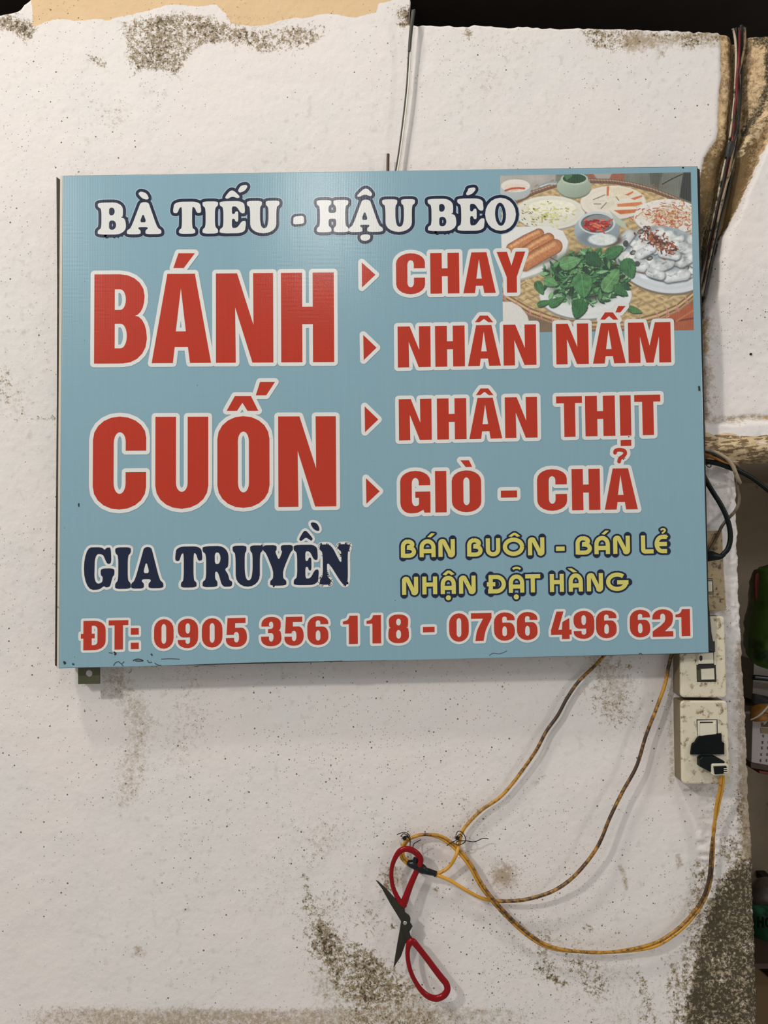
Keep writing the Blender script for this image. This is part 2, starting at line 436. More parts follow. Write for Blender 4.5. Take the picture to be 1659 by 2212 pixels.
    ochre = np.maximum(ochre, 0.35*soft(wx, wy, [(60, 40), (60, 70), (180, 90), (240, 60), (240, 40)], 10))
    brown = np.clip(om*(0.32 + 0.62*sstep(240, 400, V)) + om*np.exp(-(gd/20)**2)*0.7, 0, 1.2)  # brown ochre, darkened along the groove to paint in its shade
    brown = np.maximum(brown, 0.85*np.exp(-(segdist(wx, wy, [(1595, 310), (1570, 360), (1540, 440), (1515, 520), (1500, 620)])/13)**2))  # dark band left of the cables: groove shade put into the colour
    peel = np.maximum(bb*sstep(938, 948, wy)*sstep(1010, 990, V), .9*np.exp(-(segdist(wx, wy, [(1680, 232), (1645, 272), (1612, 308), (1600, 325)])/9)**4))
    speck = 0.16 + 0.30*np.exp(-(segdist(U, V, [(600, 1900), (750, 1950), (1000, 1900)])/200)**2) + 0.32*np.exp(-(segdist(U, V, [(560, 1840), (700, 1800)])/110)**2) + 0.35*soft(U, V, [(1510, 400), (1800, 300), (1800, 900), (1510, 900)], 30) + 0.4*soft(U, V, [(1555, 1180), (1610, 1180), (1640, 1850), (1555, 1850)], 20)
    speck += 0.25*np.exp(-(segdist(U, V, [(1200, 2000), (1000, 2100)])/150)**2) + 0.15*om + 0.2*np.exp(-(segdist(U, V, [(600, 1640), (1000, 1560)])/120)**2)
    n = len(Xf)
    verts = np.stack([Xf, -H, Zf], -1)
    back = np.stack([Xf, np.full(n, 0.11), Zf], -1)
    # skirt vertices only for boundary
    bvv = np.unique(bE); rb = -np.ones(n, int); rb[bvv] = n + np.arange(len(bvv))
    verts = np.concatenate([verts, back[bvv]])
    SK = np.stack([bE[:, 1], bE[:, 0], rb[bE[:, 0]], rb[bE[:, 1]]], 1)
    faces = np.concatenate([F, SK])
    me = bpy.data.meshes.new('wall_front')
    nv, nf = len(verts), len(faces)
    me.vertices.add(nv); me.vertices.foreach_set('co', verts.astype(np.float32).ravel())
    me.loops.add(nf*4); me.loops.foreach_set('vertex_index', faces.astype(np.int32).ravel())
    me.polygons.add(nf); me.polygons.foreach_set('loop_start', np.arange(0, nf*4, 4, dtype=np.int32))

    me.update(calc_edges=True); me.validate()
    sm = np.zeros(nf, bool); sm[:len(F)] = True
    me.polygons.foreach_set('use_smooth', sm)
    for nm, a in (('mold_shade', mold_shade), ('dirt', dirt), ('ochre', ochre), ('brown', brown), ('peel', peel), ('speck', speck)):
        full = np.concatenate([a, a[bvv]]).astype(np.float32)
        at = me.attributes.new(nm, 'FLOAT', 'POINT'); at.data.foreach_set('value', full)
    o = bpy.data.objects.new('wall_front', me); COL.objects.link(o)
    return o

def wall_material():
    m, nt, b = mat('stained_whitewash'); co = N(nt, 'ShaderNodeTexCoord').outputs['Object']
    big = noise(nt, co, 5, 4, 0.6); mid = noise(nt, co, 22, 5, 0.6)
    t1 = mth(nt, 'MULTIPLY', mth(nt, 'SUBTRACT', big, 0.38), 4.0, clamp=True)
    t2 = mth(nt, 'MULTIPLY', mth(nt, 'SUBTRACT', mid, 0.40), 3.2, clamp=True)
    c = mixc(nt, t1, (0.700, 0.640, 0.605), (0.665, 0.640, 0.605))
    c = mixc(nt, mth(nt, 'MULTIPLY', t2, 0.55), c, (0.720, 0.665, 0.635))
    # round faint damp spots
    sp = mth(nt, 'MULTIPLY', mth(nt, 'SUBTRACT', noise(nt, co, 85, 3, 0.5), 0.575), 8.0, clamp=True)
    c = mixc(nt, mth(nt, 'MULTIPLY', mth(nt, 'MULTIPLY', sp, t1), 0.42), c, (0.42, 0.38, 0.33))
    # vertical brush hints
    br = mth(nt, 'MULTIPLY', mth(nt, 'SUBTRACT', noise(nt, co, 60, 4, 0.6, (1.6, 1, 0.5)), 0.5), 0.35)
    c = mixc(nt, mth(nt, 'ABSOLUTE', br), c, (0.60, 0.57, 0.53))
    fine = noise(nt, co, 135, 5, 0.62); fine2 = noise(nt, co, 400, 4, 0.65)
    nn = mth(nt, 'MULTIPLY_ADD', mth(nt, 'SUBTRACT', mth(nt, 'ADD', mth(nt, 'MULTIPLY', fine, 0.55), mth(nt, 'MULTIPLY', fine2, 0.45)), 0.5), 2.1, 0.5)
    # ochre limewash under the white coat
    och = mth(nt, 'MULTIPLY', mth(nt, 'SUBTRACT', mth(nt, 'ADD', attr(nt, 'ochre'), mth(nt, 'MULTIPLY', mth(nt, 'SUBTRACT', fine, 0.5), 0.9)), 0.47), 9.0, clamp=True)
    oc = mixc(nt, mid, (0.60, 0.415, 0.225), (0.66, 0.48, 0.28))
    c = mixc(nt, och, c, oc)
    brown_shade = mth(nt, 'MULTIPLY', mth(nt, 'SUBTRACT', mth(nt, 'ADD', attr(nt, 'brown'), mth(nt, 'MULTIPLY', mth(nt, 'SUBTRACT', nn, 0.5), 1.2)), 0.22), 1.7, clamp=True)  # overlay of brown ochre and painted groove shade
    c = mixc(nt, mth(nt, 'MULTIPLY', brown_shade, mth(nt, 'ADD', och, 0.25, clamp=True)), c, (0.145, 0.088, 0.033))
    # dirt: thin brown film
    dn = mth(nt, 'ADD', mth(nt, 'MULTIPLY', mid, 0.3), mth(nt, 'MULTIPLY', nn, 0.7))
    df = mth(nt, 'MULTIPLY', mth(nt, 'SUBTRACT', mth(nt, 'ADD', mth(nt, 'MULTIPLY', attr(nt, 'dirt'), 0.55), dn), 0.76), 3.2, clamp=True)
    c = mixc(nt, mth(nt, 'MULTIPLY', df, 0.8), c, (0.30, 0.215, 0.120))
    # peeling layers on the beam nose
    pn = noise(nt, co, 75, 6, 0.66, (0.75, 1, 1.9)); pn2 = noise(nt, co, 130, 5, 0.6, (0.6, 1, 2.2))
    pe = attr(nt, 'peel')
    p1 = mth(nt, 'MULTIPLY', mth(nt, 'GREATER_THAN', mth(nt, 'ADD', pn, mth(nt, 'MULTIPLY', pe, 0.22)), 0.60), mth(nt, 'GREATER_THAN', pe, 0.1))
    c = mixc(nt, p1, c, (0.60, 0.455, 0.265))
    p2 = mth(nt, 'MULTIPLY', mth(nt, 'GREATER_THAN', mth(nt, 'ADD', pn2, mth(nt, 'MULTIPLY', pe, 0.1)), 0.60), mth(nt, 'GREATER_THAN', pe, 0.5))
    c = mixc(nt, p2, c, (0.215, 0.140, 0.072))
    # mould, plus the groove shade painted in through the same mask
    mm = mth(nt, 'ADD', nn, mth(nt, 'MULTIPLY', attr(nt, 'mold_shade'), 0.56))
    film = mth(nt, 'MULTIPLY', mth(nt, 'SUBTRACT', mm, 0.76), 5.0, clamp=True)
    c = mixc(nt, mth(nt, 'MULTIPLY', film, 0.90), c, mixc(nt, fine, (0.30, 0.225, 0.125), (0.21, 0.155, 0.080)))
    m3 = mth(nt, 'ADD', mth(nt, 'MULTIPLY_ADD', mth(nt, 'SUBTRACT', noise(nt, co, 230, 4, 0.7), 0.5), 2.4, 0.5), mth(nt, 'MULTIPLY', attr(nt, 'mold_shade'), 0.56))
    mo = mth(nt, 'MULTIPLY', mth(nt, 'SUBTRACT', mth(nt, 'MULTIPLY_ADD', mm, 0.4, mth(nt, 'MULTIPLY', m3, 0.6)), 0.94), 6.0, clamp=True)
    c = mixc(nt, mth(nt, 'MULTIPLY', mo, 0.92), c, (0.036, 0.028, 0.013))
    # fly specks, three sizes
    for sc_, r_, off, k_ in ((120, 0.16, 0.0, 0.85), (330, 0.30, 3.1, 0.6), (45, 0.065, 7.7, 0.9)):
        mp = N(nt, 'ShaderNodeMapping'); mp.inputs['Location'].default_value = (off, off, off); lk(nt, co, mp.inputs[0])
        vo = N(nt, 'ShaderNodeTexVoronoi'); vo.inputs['Scale'].default_value = sc_; lk(nt, mp.outputs[0], vo.inputs['Vector'])
        sr = N(nt, 'ShaderNodeSeparateColor'); lk(nt, vo.outputs['Color'], sr.inputs[0])
        rr = mth(nt, 'MULTIPLY', sr.outputs[1], r_)
        d_ = mth(nt, 'MULTIPLY', mth(nt, 'LESS_THAN', vo.outputs['Distance'], rr), mth(nt, 'LESS_THAN', sr.outputs[0], mth(nt, 'MULTIPLY', attr(nt, 'speck'), 0.9)))
        c = mixc(nt, mth(nt, 'MULTIPLY', d_, k_), c, (0.075, 0.052, 0.028))
    lk(nt, c, b.inputs['Base Color']); b.inputs['Roughness'].default_value = 0.72
    b.inputs['Specular IOR Level'].default_value = 0.3
    hb = mth(nt, 'ADD', mth(nt, 'MULTIPLY', fine, 1.0), mth(nt, 'SUBTRACT', mth(nt, 'MULTIPLY', mid, 1.2), mth(nt, 'MULTIPLY', mo, 0.25)))
    bump(nt, b, hb, 0.5, 0.0011)
    return m
wall = build_wall(); wall.data.materials.append(wall_material())
struct(wall, 'whitewashed plaster wall with black mould and ochre patches')

def quadbox(name, p0, p1, m, kind=True):
    (x0, y0, z0), (x1, y1, z1) = p0, p1
    v = [(x0, y0, z0), (x1, y0, z0), (x1, y1, z0), (x0, y1, z0), (x0, y0, z1), (x1, y0, z1), (x1, y1, z1), (x0, y1, z1)]
    f = [(0, 3, 2, 1), (4, 5, 6, 7), (0, 1, 5, 4), (1, 2, 6, 5), (2, 3, 7, 6), (3, 0, 4, 7)]
    o = mesh(name, v, f, m)
    if kind: o['kind'] = 'structure'
    return o
zmid = px(1700, 986)[2]                    # underside of the beam
xr = px(1640, 1500)[0]
ztop = px(800, 60)[2]
CEM = plain('grey_brown_cement', (0.300, 0.235, 0.165), 0.85, var=0.35, scale=9, dirt=30, dcol=(0.06, 0.05, 0.035), dthr=0.62)
WOODD = plain('unlit_dark_timber', (0.018, 0.012, 0.008), 0.8, var=0.4, scale=25)  # timber coloured near black to stand for the unlit gap
quadbox('wall_back', (-0.9, 0.62, -1.3), (1.25, 0.66, zmid+0.03), CEM)
quadbox('wall_right', (1.25, 0.0, -1.3), (1.29, 0.66, zmid+0.02), CEM)
quadbox('wall_left', (-0.94, 0.115, -1.3), (-0.9, 0.66, 1.3), CEM)
quadbox('floor', (-0.94, 0.115, -1.34), (1.29, 0.66, -1.3), CEM)
quadbox('ceiling', (-0.9, 0.115, zmid+0.004), (1.25, 0.66, zmid+0.06), CEM)
quadbox('trim_1', (-0.9, -0.03, px(800, -120)[2]), (1.29, 0.40, px(800, -120)[2]+0.05), WOODD)
zlow = px(800, 2350)[2]+0.004
quadbox('wall_lower', (px(-150, 2350)[0], -0.001, -1.30), (px(1641, 2350)[0], 0.112, zlow), wall.data.materials[0])
# dark timber partition behind the gap above the wall, built of planks
zb, zt = zmid+0.062, px(800, -120)[2]
part_ = thing('timber_partition', 'plank partition coloured near black for the unlit gap above the wall', 'partition', (0.2, 0.30, zb))
k = 0; x = -0.88
while x < 1.23:
    wd = 0.12 + 0.02*random.random(); x2 = min(1.24, x+wd)
    mb = MB(); plate(mb, [rrect(x, zb+0.001, x2-0.003, zt-0.001, 0.003, 2)], 0.312, 0.290+0.004*random.random(), 0.002)
    fixn(mb.build('plank', WOODD, part_)); x = x2
mb = MB(); plate(mb, [rrect(-0.88, ztop-0.05, 1.24, ztop+0.012, 0.004, 2)], 0.288, 0.262, 0.003)
fixn(mb.build('rail', WOODD, part_))

# ================================================================== SIGN
HS = 0.045                                     # front face stands this far off the wall
S_TL, S_TR, S_BR, S_BL = (136, 380), (1506, 360), (1531, 1410), (127, 1443)
sign = thing('shop_sign', 'blue boxed shop sign with red and white Vietnamese lettering and a food picture', 'sign', (0, -HS, 0))
def quad_uv(u, v):
    a = np.array(S_TL)*(1-u)+np.array(S_TR)*u; b = np.array(S_BL)*(1-u)+np.array(S_BR)*u
    return tuple(a*(1-v)+b*v)
ALU = plain('aged_aluminium_trim', (0.52, 0.46, 0.37), 0.5, 0.0, dirt=120, dthr=0.62, dcol=(0.2, 0.15, 0.09))
DARKM = plain('dark_rusty_steel', (0.022, 0.018, 0.010), 0.65, 0.3, dirt=90, dcol=(0.07, 0.035, 0.012), dthr=0.55)
OLIVE = plain('dull_galvanised_tab', (0.085, 0.085, 0.046), 0.5, 0.5, var=0.25, dirt=150, dcol=(0.04, 0.035, 0.02), dthr=0.6)
face_xz = xz([quad_uv(0, 0), quad_uv(.5, -.0006), quad_uv(1, 0), quad_uv(1.0, .5), quad_uv(1, 1), quad_uv(.55, 1.001), quad_uv(.3, .9985), quad_uv(.12, 1.001), quad_uv(0, 1)], HS)
mb = MB(); plate(mb, [face_xz], -0.0435, -HS, 0.0007); fixn(mb.build('face_panel', V_BLUE, sign))
# steel box behind the face
def inset(loop, d):
    c = np.mean(loop, 0); return [tuple(np.array(p)+(c-np.array(p))/np.linalg.norm(c-np.array(p))*d) for p in loop]
box = xz([(131, 379.3), (1507.2, 359), (1532.3, 1411), (122.5, 1444)], HS-0.0018)
mb = MB(); plate(mb, [box], -0.012, -0.0433, 0.001); fixn(mb.build('steel_box', DARKM, sign))
mb = MB(); plate(mb, [xz([(129.5, 380), (136.2, 379.6), (127.4, 1443.6), (122.8, 1444)], HS)], -0.0435, -HS-0.0002, 0.0006); fixn(mb.build('edge_strip', ALU, sign))
rb = xz([(121.5, 382), (129, 387), (129, 700), (124, 1440), (118.4, 1437.5), (120.3, 1120), (122.4, 860), (123.0, 620)], HS-0.006)
mb = MB(); plate(mb, [rb], -0.028, -HS+0.006, 0.0006); o = fixn(mb.build('side_rail', DARKM, sign)); o['label'] = 'dark rail showing beyond the left edge'
rb = xz([(1505, 363), (1512, 366), (1516, 640), (1523.5, 960), (1531, 1300), (1541, 1404), (1531, 1408)], HS-0.012)
mb = MB(); plate(mb, [rb], -0.018, -HS+0.012, 0.0006); fixn(mb.build('side_rail', DARKM, sign))
# mounting tab with a hole, hanging rod
mb = MB(); plate(mb, [xz([(168.5, 1432), (215.5, 1430), (215.8, 1477), (168.5, 1478)], 0.030), list(reversed(xz(circ(192, 1455, 7.3, 22), 0.030)))], -0.0285, -0.030, 0.0003)
fixn(mb.build('mounting_tab', OLIVE, sign))
mb = MB(); v, f = tube_geo(*path([(838.4, 333, .012, 3.3), (838, 350, .012, 3.3), (837.5, 392, .012, 3.3)], 3), 10); mb.add(v, f)
o = fixn(mb.build('hanging_rod', plain('rusty_rod', (0.085, 0.055, 0.035), 0.7, 0.4, var=.4), sign, True))

# ---- glyph outlines: points (u, v[, ra, rb]) with ra / rb the rounded share of the incoming / outgoing edge
HEAVY = {
 'B': ([(0, 0), (0, 1), (.955, 1, .5, .52), (.955, .535, .46, .9), (.745, .535), (1, .535, .9, .46), (1, 0, .5, .45)],
       [[(.39, .60), (.39, .83), (.60, .83, .5, .5), (.60, .60, .5, .5)], [(.39, .17), (.39, .445), (.62, .445, .5, .5), (.62, .17, .5, .5)]]),
 'A': ([(0, 0), (.262, 1), (.727, 1), (1, 0), (.645, 0), (.61, .18), (.388, .18), (.358, 0)], [[(.405, .355), (.49, .84), (.575, .355)]]),
 'N': ([(0, 0), (0, 1), (.37, 1), (.655, .42), (.65, 1), (1, 1), (1, 0), (.635, 0), (.335, .62), (.345, 0)], []),
 'H': ([(0, 0), (0, 1), (.4, 1), (.4, .62), (.6, .62), (.6, 1), (1, 1), (1, 0), (.6, 0), (.6, .425), (.4, .425), (.4, 0)], []),
 'C': ([(1, .4), (.615, .4), (.615, .165, .5, .5), (.39, .165, .5, .18), (.39, .835, .18, .5), (.615, .835, .5, .5), (.615, .633), (1, .633), (1, 1.005, .62, .5), (0, 1.005, .5, .25), (0, -.005, .25, .5), (1, -.005, .5, .6)], []),
 'U': ([(0, 1), (.39, 1), (.39, .18, .12, .5), (.61, .18, .5, .12), (.61, 1), (1, 1), (1, -.005, .25, .5), (0, -.005, .5, .25)], []),
 'O': ([(0, 1.005, .25, .5), (1, 1.005, .5, .25), (1, -.005, .25, .5), (0, -.005, .5, .25)], [[(.395, .165, .5, .16), (.395, .835, .16, .5), (.605, .835, .5, .16), (.605, .165, .16, .5)]]),
 'M': ([(0, 0), (0, 1), (.365, 1), (.5, .42), (.635, 1), (1, 1), (1, 0), (.72, 0), (.725, .66), (.585, 0), (.415, 0), (.275, .66), (.28, 0)], []),
 'T': ([(.30, 0), (.30, .83), (0, .83), (0, 1), (1, 1), (1, .83), (.73, .83), (.73, 0)], []),
 'I': ([(0, 0), (0, 1), (1, 1), (1, 0)], []),
 'Y': ([(.34, 0), (.34, .38), (0, 1), (.36, 1), (.51, .66), (.665, 1), (1, 1), (.69, .38), (.69, 0)], []),
 'G': ([(1, .51), (1, 0), (.80, 0), (.765, .07), (.55, -.01, .2, .3), (0, -.01, .6, .25), (0, 1.01, .25, .5), (1, 1.01, .5, .7), (1, .66), (.62, .66), (.62, .84, .6, .5), (.385, .84, .5, .2), (.385, .16, .2, .5), (.62, .16, .5, .3), (.62, .36), (.50, .36), (.50, .51)], []),
 'D': ([(.1, 0), (.1, .40), (0, .40), (0, .56), (.1, .56), (.1, 1), (1, 1, .5, .3), (1, 0, .3, .5)], [[(.44, .17), (.44, .40), (.56, .40), (.56, .56), (.44, .56), (.44, .83), (.67, .83, .6, .2), (.67, .17, .2, .6)]]),
 '0': ([(0, 1.01, .36, .5), (1, 1.01, .5, .36), (1, -.01, .36, .5), (0, -.01, .5, .36)], [[(.38, .16, .5, .2), (.38, .84, .2, .5), (.62, .84, .5, .2), (.62, .16, .2, .5)]]),
 '1': ([(.40, 0), (.40, .70), (0, .70), (0, .80), (.34, .84, .5, .4), (.46, 1), (1, 1), (1, 0)], []),
 '2': ([(0, 0), (0, .20), (.42, .42), (.63, .58, .3, .4), (.63, .85, .5, .5), (.385, .85, .5, .4), (.385, .64), (.0, .64), (0, 1.01, .8, .5), (1, 1.01, .5, .45), (1, .48, .4, .3), (.60, .20, .3, 0), (1, .20), (1, 0)], []),
 '3': ([(0, .33), (0, -.01, .75, .45), (1, -.01, .45, .45), (1, .53, .5, .5), (.80, .535), (.97, .54, .6, .4), (.97, 1.01, .45, .45), (.02, 1.01, .45, .75), (.02, .68), (.39, .68), (.39, .85, .6, .5), (.60, .85, .5, .5), (.60, .60, .4, .4), (.34, .59), (.34, .45), (.61, .45, .4, .4), (.61, .15, .5, .5), (.39, .15, .5, .6), (.39, .33)], []),
 '4': ([(.53, 0), (.53, .16), (0, .16), (0, .33), (.28, 1), (.62, 1), (.36, .34), (.53, .34), (.56, .62), (.90, .76), (.90, .34), (1, .34), (1, .16), (.90, .16), (.90, 0)], []),
 '5': ([(0, .31), (0, -.01, .75, .45), (1, -.01, .45, .45), (1, .66, .45, .45), (.44, .66, .3, 0), (.44, .82), (.93, .82), (.93, 1), (.08, 1), (.03, .42), (.37, .42), (.41, .51, .5, .4), (.62, .51, .5, .4), (.62, .15, .4, .5), (.39, .15, .5, .6), (.39, .31)], []),
 '6': ([(1, .72), (1, 1.01, .8, .5), (0, 1.01, .5, .35), (0, -.01, .35, .5), (1, -.01, .5, .42), (1, .64, .42, .45), (.40, .64, .3, 0), (.40, .86, .4, .5), (.62, .86, .5, .5), (.62, .72)], [[(.40, .15, .5, .3), (.40, .51, .4, .5), (.62, .51, .5, .4), (.62, .15, .3, .5)]]),
 '7': ([(.20, 0), (.27, .36, .3, .3), (.58, .80), (0, .80), (0, 1), (1, 1), (1, .82), (.70, .38, .3, .3), (.60, 0)], []),
 '8': ([(0, .52, .5, .4), (.14, .545), (.03, .56, .4, .5), (.03, 1.01, .45, .45), (.97, 1.01, .45, .45), (.97, .56, .5, .4), (.86, .545), (1, .52, .4, .5), (1, -.01, .45, .45), (0, -.01, .45, .45)],
       [[(.39, .62, .5, .4), (.39, .86, .4, .5), (.61, .86, .5, .4), (.61, .62, .4, .5)], [(.385, .15, .5, .4), (.385, .46, .4, .5), (.615, .46, .5, .4), (.615, .15, .4, .5)]]),
}
s_, hs_ = HEAVY['6']
def rot(l): return [(1-p[0], 1-p[1]) + tuple(p[2:]) for p in l]
HEAVY['9'] = (rot(s_), [rot(h) for h in hs_])
r3 = .32
ROUND = {   # soft slab serifs
 'B': ([(0, 0), (0, .13), (.13, .20), (.13, .80), (0, .87), (0, 1), (.88, 1, .38, .5), (.90, .56, .5, .3), (.80, .535), (1, .48, .4, .5), (1, 0, .5, .38)],
       [[(.40, .60), (.40, .84), (.60, .84, .5, .5), (.60, .60, .5, .5)], [(.40, .15), (.40, .44), (.65, .44, .5, .5), (.65, .15, .5, .5)]]),
 'A': ([(0, 0), (0, .12), (.12, .20), (.36, .88), (.40, 1, .5, .5), (.62, 1, .5, .5), (.66, .88), (.88, .20), (1, .12), (1, 0), (.54, 0), (.54, .12), (.61, .17), (.60, .22), (.34, .22), (.33, .17), (.40, .12), (.40, 0)], [[(.37, .37), (.47, .66), (.57, .37)]]),
 'T': ([(.22, 0), (.22, .12), (.32, .18), (.32, .84), (.24, .82), (.16, .64), (0, .66), (.06, 1), (.94, 1), (1, .66), (.84, .64), (.76, .82), (.67, .84), (.67, .18), (.78, .12), (.78, 0)], []),
 'I': ([(0, 0), (0, .13), (.20, .21), (.20, .79), (0, .87), (0, 1), (1, 1), (1, .87), (.80, .79), (.80, .21), (1, .13), (1, 0)], []),
 'E': ([(0, 0), (0, .13), (.14, .2), (.14, .8), (0, .87), (0, 1), (.92, 1), (.96, .62), (.80, .62), (.64, .83), (.46, .84), (.46, .60), (.56, .60), (.60, .68), (.70, .68), (.70, .36), (.60, .36), (.56, .45), (.46, .45), (.46, .16), (.66, .17), (.84, .38), (1, .38), (.94, 0)], []),
 'U': ([(0, .87), (0, 1), (.46, 1), (.46, .87), (.40, .80), (.40, .34, .3, .5), (.46, .15, .4, .4), (.60, .15, .4, .4), (.66, .34, .5, .3), (.66, .80), (.58, .87), (.58, 1), (1, 1), (1, .87), (.90, .80), (.90, -.01, .35, .5), (.10, -.01, .5, .35), (.10, .80)], []),
 'H': ([(0, 0), (0, .13), (.10, .2), (.10, .8), (0, .87), (0, 1), (.46, 1), (.46, .87), (.37, .8), (.37, .60), (.61, .60), (.61, .8), (.53, .87), (.53, 1), (1, 1), (1, .87), (.90, .8), (.90, .2), (1, .13), (1, 0), (.53, 0), (.53, .13), (.61, .2), (.61, .42), (.37, .42), (.37, .2), (.46, .13), (.46, 0)], []),
 'O': ([(0, 1.01, .5, .5), (1, 1.01, .5, .5), (1, -.01, .5, .5), (0, -.01, .5, .5)], [[(.33, .14, .5, .5), (.31, .86, .5, .5), (.66, .86, .5, .5), (.69, .14, .5, .5)]]),
 'G': ([(.55, .50), (1, .50), (1, .34), (.94, .30), (.86, .06, .3, .3), (.72, .04), (.66, .08), (.50, -.01, .3, .3), (0, -.01, .6, .5), (0, 1.01, .5, .4), (.58, 1.01, .3, .3), (.68, .94), (.74, 1), (.88, 1), (.90, .62), (.76, .60), (.62, .84, .2, .4), (.36, .86, .5, .3), (.34, .14, .3, .5), (.60, .14, .5, .4), (.62, .30), (.55, .34)], []),
 'R': ([(0, 0), (0, .13), (.12, .2), (.12, .8), (0, .87), (0, 1), (.86, 1, .4, .5), (.88, .50, .5, .3), (.74, .43), (.86, .30), (.90, .16), (1, .12), (.98, 0), (.66, 0, .3, .3), (.52, .36), (.42, .38), (.42, .2), (.50, .13), (.50, 0)], [[(.41, .56), (.41, .84), (.60, .84, .5, .5), (.60, .56, .5, .5)]]),
 'Y': ([(.24, 0), (.24, .12), (.34, .18), (.34, .38), (.10, .82), (0, .87), (0, 1), (.46, 1), (.46, .88), (.41, .84), (.53, .62), (.65, .84), (.60, .88), (.60, 1), (1, 1), (1, .87), (.92, .82), (.67, .38), (.67, .18), (.78, .12), (.78, 0)], []),
 'N': ([(0, 0), (0, .13), (.10, .2), (.10, .8), (0, .87), (0, 1), (.38, 1), (.72, .48), (.72, .82), (.62, .87), (.62, 1), (1, 1), (1, .87), (.93, .82), (.93, 0), (.76, -.02), (.24, .62), (.24, .2), (.36, .13), (.36, 0)], []),
}
# monoline strokes: list of polylines (already curved) with square ends
def arc(cx_, cy_, rx, ry, a0, a1, n=10):
    return [(cx_+rx*math.cos(math.radians(a0+(a1-a0)*k/n)), cy_+ry*math.sin(math.radians(a0+(a1-a0)*k/n))) for k in range(n+1)]
MONO = {
 'B': [[(.14, 0), (.14, .62)] + arc(.44, .62, .30, .29, 180, 90, 5), arc(.44, .74, .32, .17, 90, -90, 8), [(.40, .56), (.56, .55)] + arc(.56, .325, .30, .225, 90, -90, 9) + [(.30, .10), (.14, .10)]],
 'A': [[(.14, 0), (.14, .55)] + arc(.5, .55, .36, .35, 180, 0, 12) + [(.86, 0)], [(.14, .34), (.86, .34)]],
 'N': [[(.14, 0), (.14, .80)] + arc(.26, .80, .12, .10, 180, 50, 5) + [(.70, .16)] + arc(.76, .18, .10, .10, 230, 360, 5) + [(.86, 1)]],
 'U': [[(.16, 1), (.16, .36)] + arc(.5, .36, .34, .26, 180, 360, 10) + [(.84, 1)]],
 'O': [arc(.5, .5, .38, .40, 0, 360, 24)],
 'L': [[(.2, 1), (.2, .2)] + arc(.34, .2, .14, .10, 180, 270, 4) + [(1, .10)]],
 'E': [[(.90, .90), (.62, .90)] + arc(.58, .5, .42, .40, 90, 270, 12) + [(.62, .10), (.90, .10)], [(.18, .50), (.90, .50)], [(.84, .88), (.84, .95)]],
 'H': [[(.15, 0), (.15, 1)], [(.85, 0), (.85, 1)], [(.15, .55), (.85, .55)]],
 'T': [[(.5, 0), (.5, .92)], [(0, .90), (1, .90)]],
 'D': [[(.20, 0), (.20, 1)], [(.06, .10), (.45, .10)] + arc(.5, .5, .38, .40, -90, 90, 12) + [(.12, .90)], [(0, .50), (.44, .50)]],
 'G': [arc(.5, .5, .40, .40, 48, 330, 16) + [(.88, .40), (.88, .46)], [(.50, .47), (1, .47)]],
}
def lean(x): return math.tan(math.radians(-0.38 + 1.74*(x-127)/1395))
class Line:
    """a printed line of text; baseline and cap line are straight lines in the photo"""
    def __init__(s, base, cap): s.b, s.c = base, cap
    def y(s, l, x): (x0, y0), (x1, y1) = l; return y0+(y1-y0)*(x-x0)/(x1-x0)
    def pt(s, xl, xr_, u, v):
        x = xl+(xr_-xl)*u; yb = s.y(s.b, x); yc = s.y(s.c, x); y = yb+(yc-yb)*v
        return (x + (y-yb)*lean(x), y)
ZL = dict(halo=0.00008, out=0.00026, fill=0.00045)
class Print:
    """flat printed characters: each one is a part (fill) with its outline as sub-part"""
    def __init__(s): s.items = []; s.k = 0
    def start(s, nm, tag_): s.f, s.o, s.h = MB(), MB(), MB(); s.items.append((nm, tag_, s.f, s.o, s.h))
    def face(s, mb_, pts, lay):
        s.k += 1; H = HS + ZL[lay] + (s.k % 61)*2.5e-6
        if area2(pts) > 0: pts = pts[::-1]
        mb_.add(px([q[0] for q in pts], [q[1] for q in pts], H), [tuple(range(len(pts)))])
    def poly(s, loops, w_, halo=0.0, nm='accent_mark', tag_=None):
        s.start(nm, tag_)
        P = [[tuple(q) for q in l] for l in loops]; flat = [p for l in P for p in l]
        W_ = px([p[0] for p in flat], [p[1] for p in flat], HS + ZL['fill']); s.f.add(W_, [(c, b, a) for a, b, c in tess(P)])
        for l in P:
            s.stroke(l+[l[0]], w_, s.o, 'out')
            if halo: s.stroke(l+[l[0]], w_+halo, s.h, 'halo')
    def stroke(s, l, r, mb_, lay, disc=True, ext=0.0):
        l = np.array(l, float)
        for a, b in zip(l[:-1], l[1:]):
            d = b-a; L = np.hypot(*d)
            if L < 1e-6: continue
            d /= L; n = np.array([-d[1], d[0]])*r; a2 = a-d*ext; b2 = b+d*ext
            s.face(mb_, [tuple(q) for q in (a2+n, b2+n, b2-n, a2-n)], lay)
        if disc:
            last = None
            for p in l:
                if last is not None and np.hypot(*(p-last)) < r*0.12: continue
                last = p; s.face(mb_, circ(p[0], p[1], r, 22), lay)
    def strokes(s, lines, t, w_, nm='letter', tag_=None):
        s.start(nm, tag_)
        for l in lines:
            if len(l) > 2: s.stroke(l[1:-1], t, s.f, 'fill', True)
            s.stroke(l, t, s.f, 'fill', False)
            s.stroke(l, t+w_, s.o, 'out', True); s.stroke(l, t+w_, s.o, 'out', False, ext=w_*0.8)
    def build(s, label, mf, mo, mh=None):
        for nm, tag_, f, o, h in s.items:
            p = f.build(nm, mf, sign)
            if tag_: p['label'] = '%s letter %s of the %s' % (label.split()[0 if not label.startswith('large') else 1], tag_, label)
            for g, m2, n2 in ((o, mo, nm+'_outline'), (h, mh, nm+'_halo')):
                if g.v:
                    q = g.build(n2, m2, None); q.parent = p
                    for v in q.data.vertices: v.co.y += HS
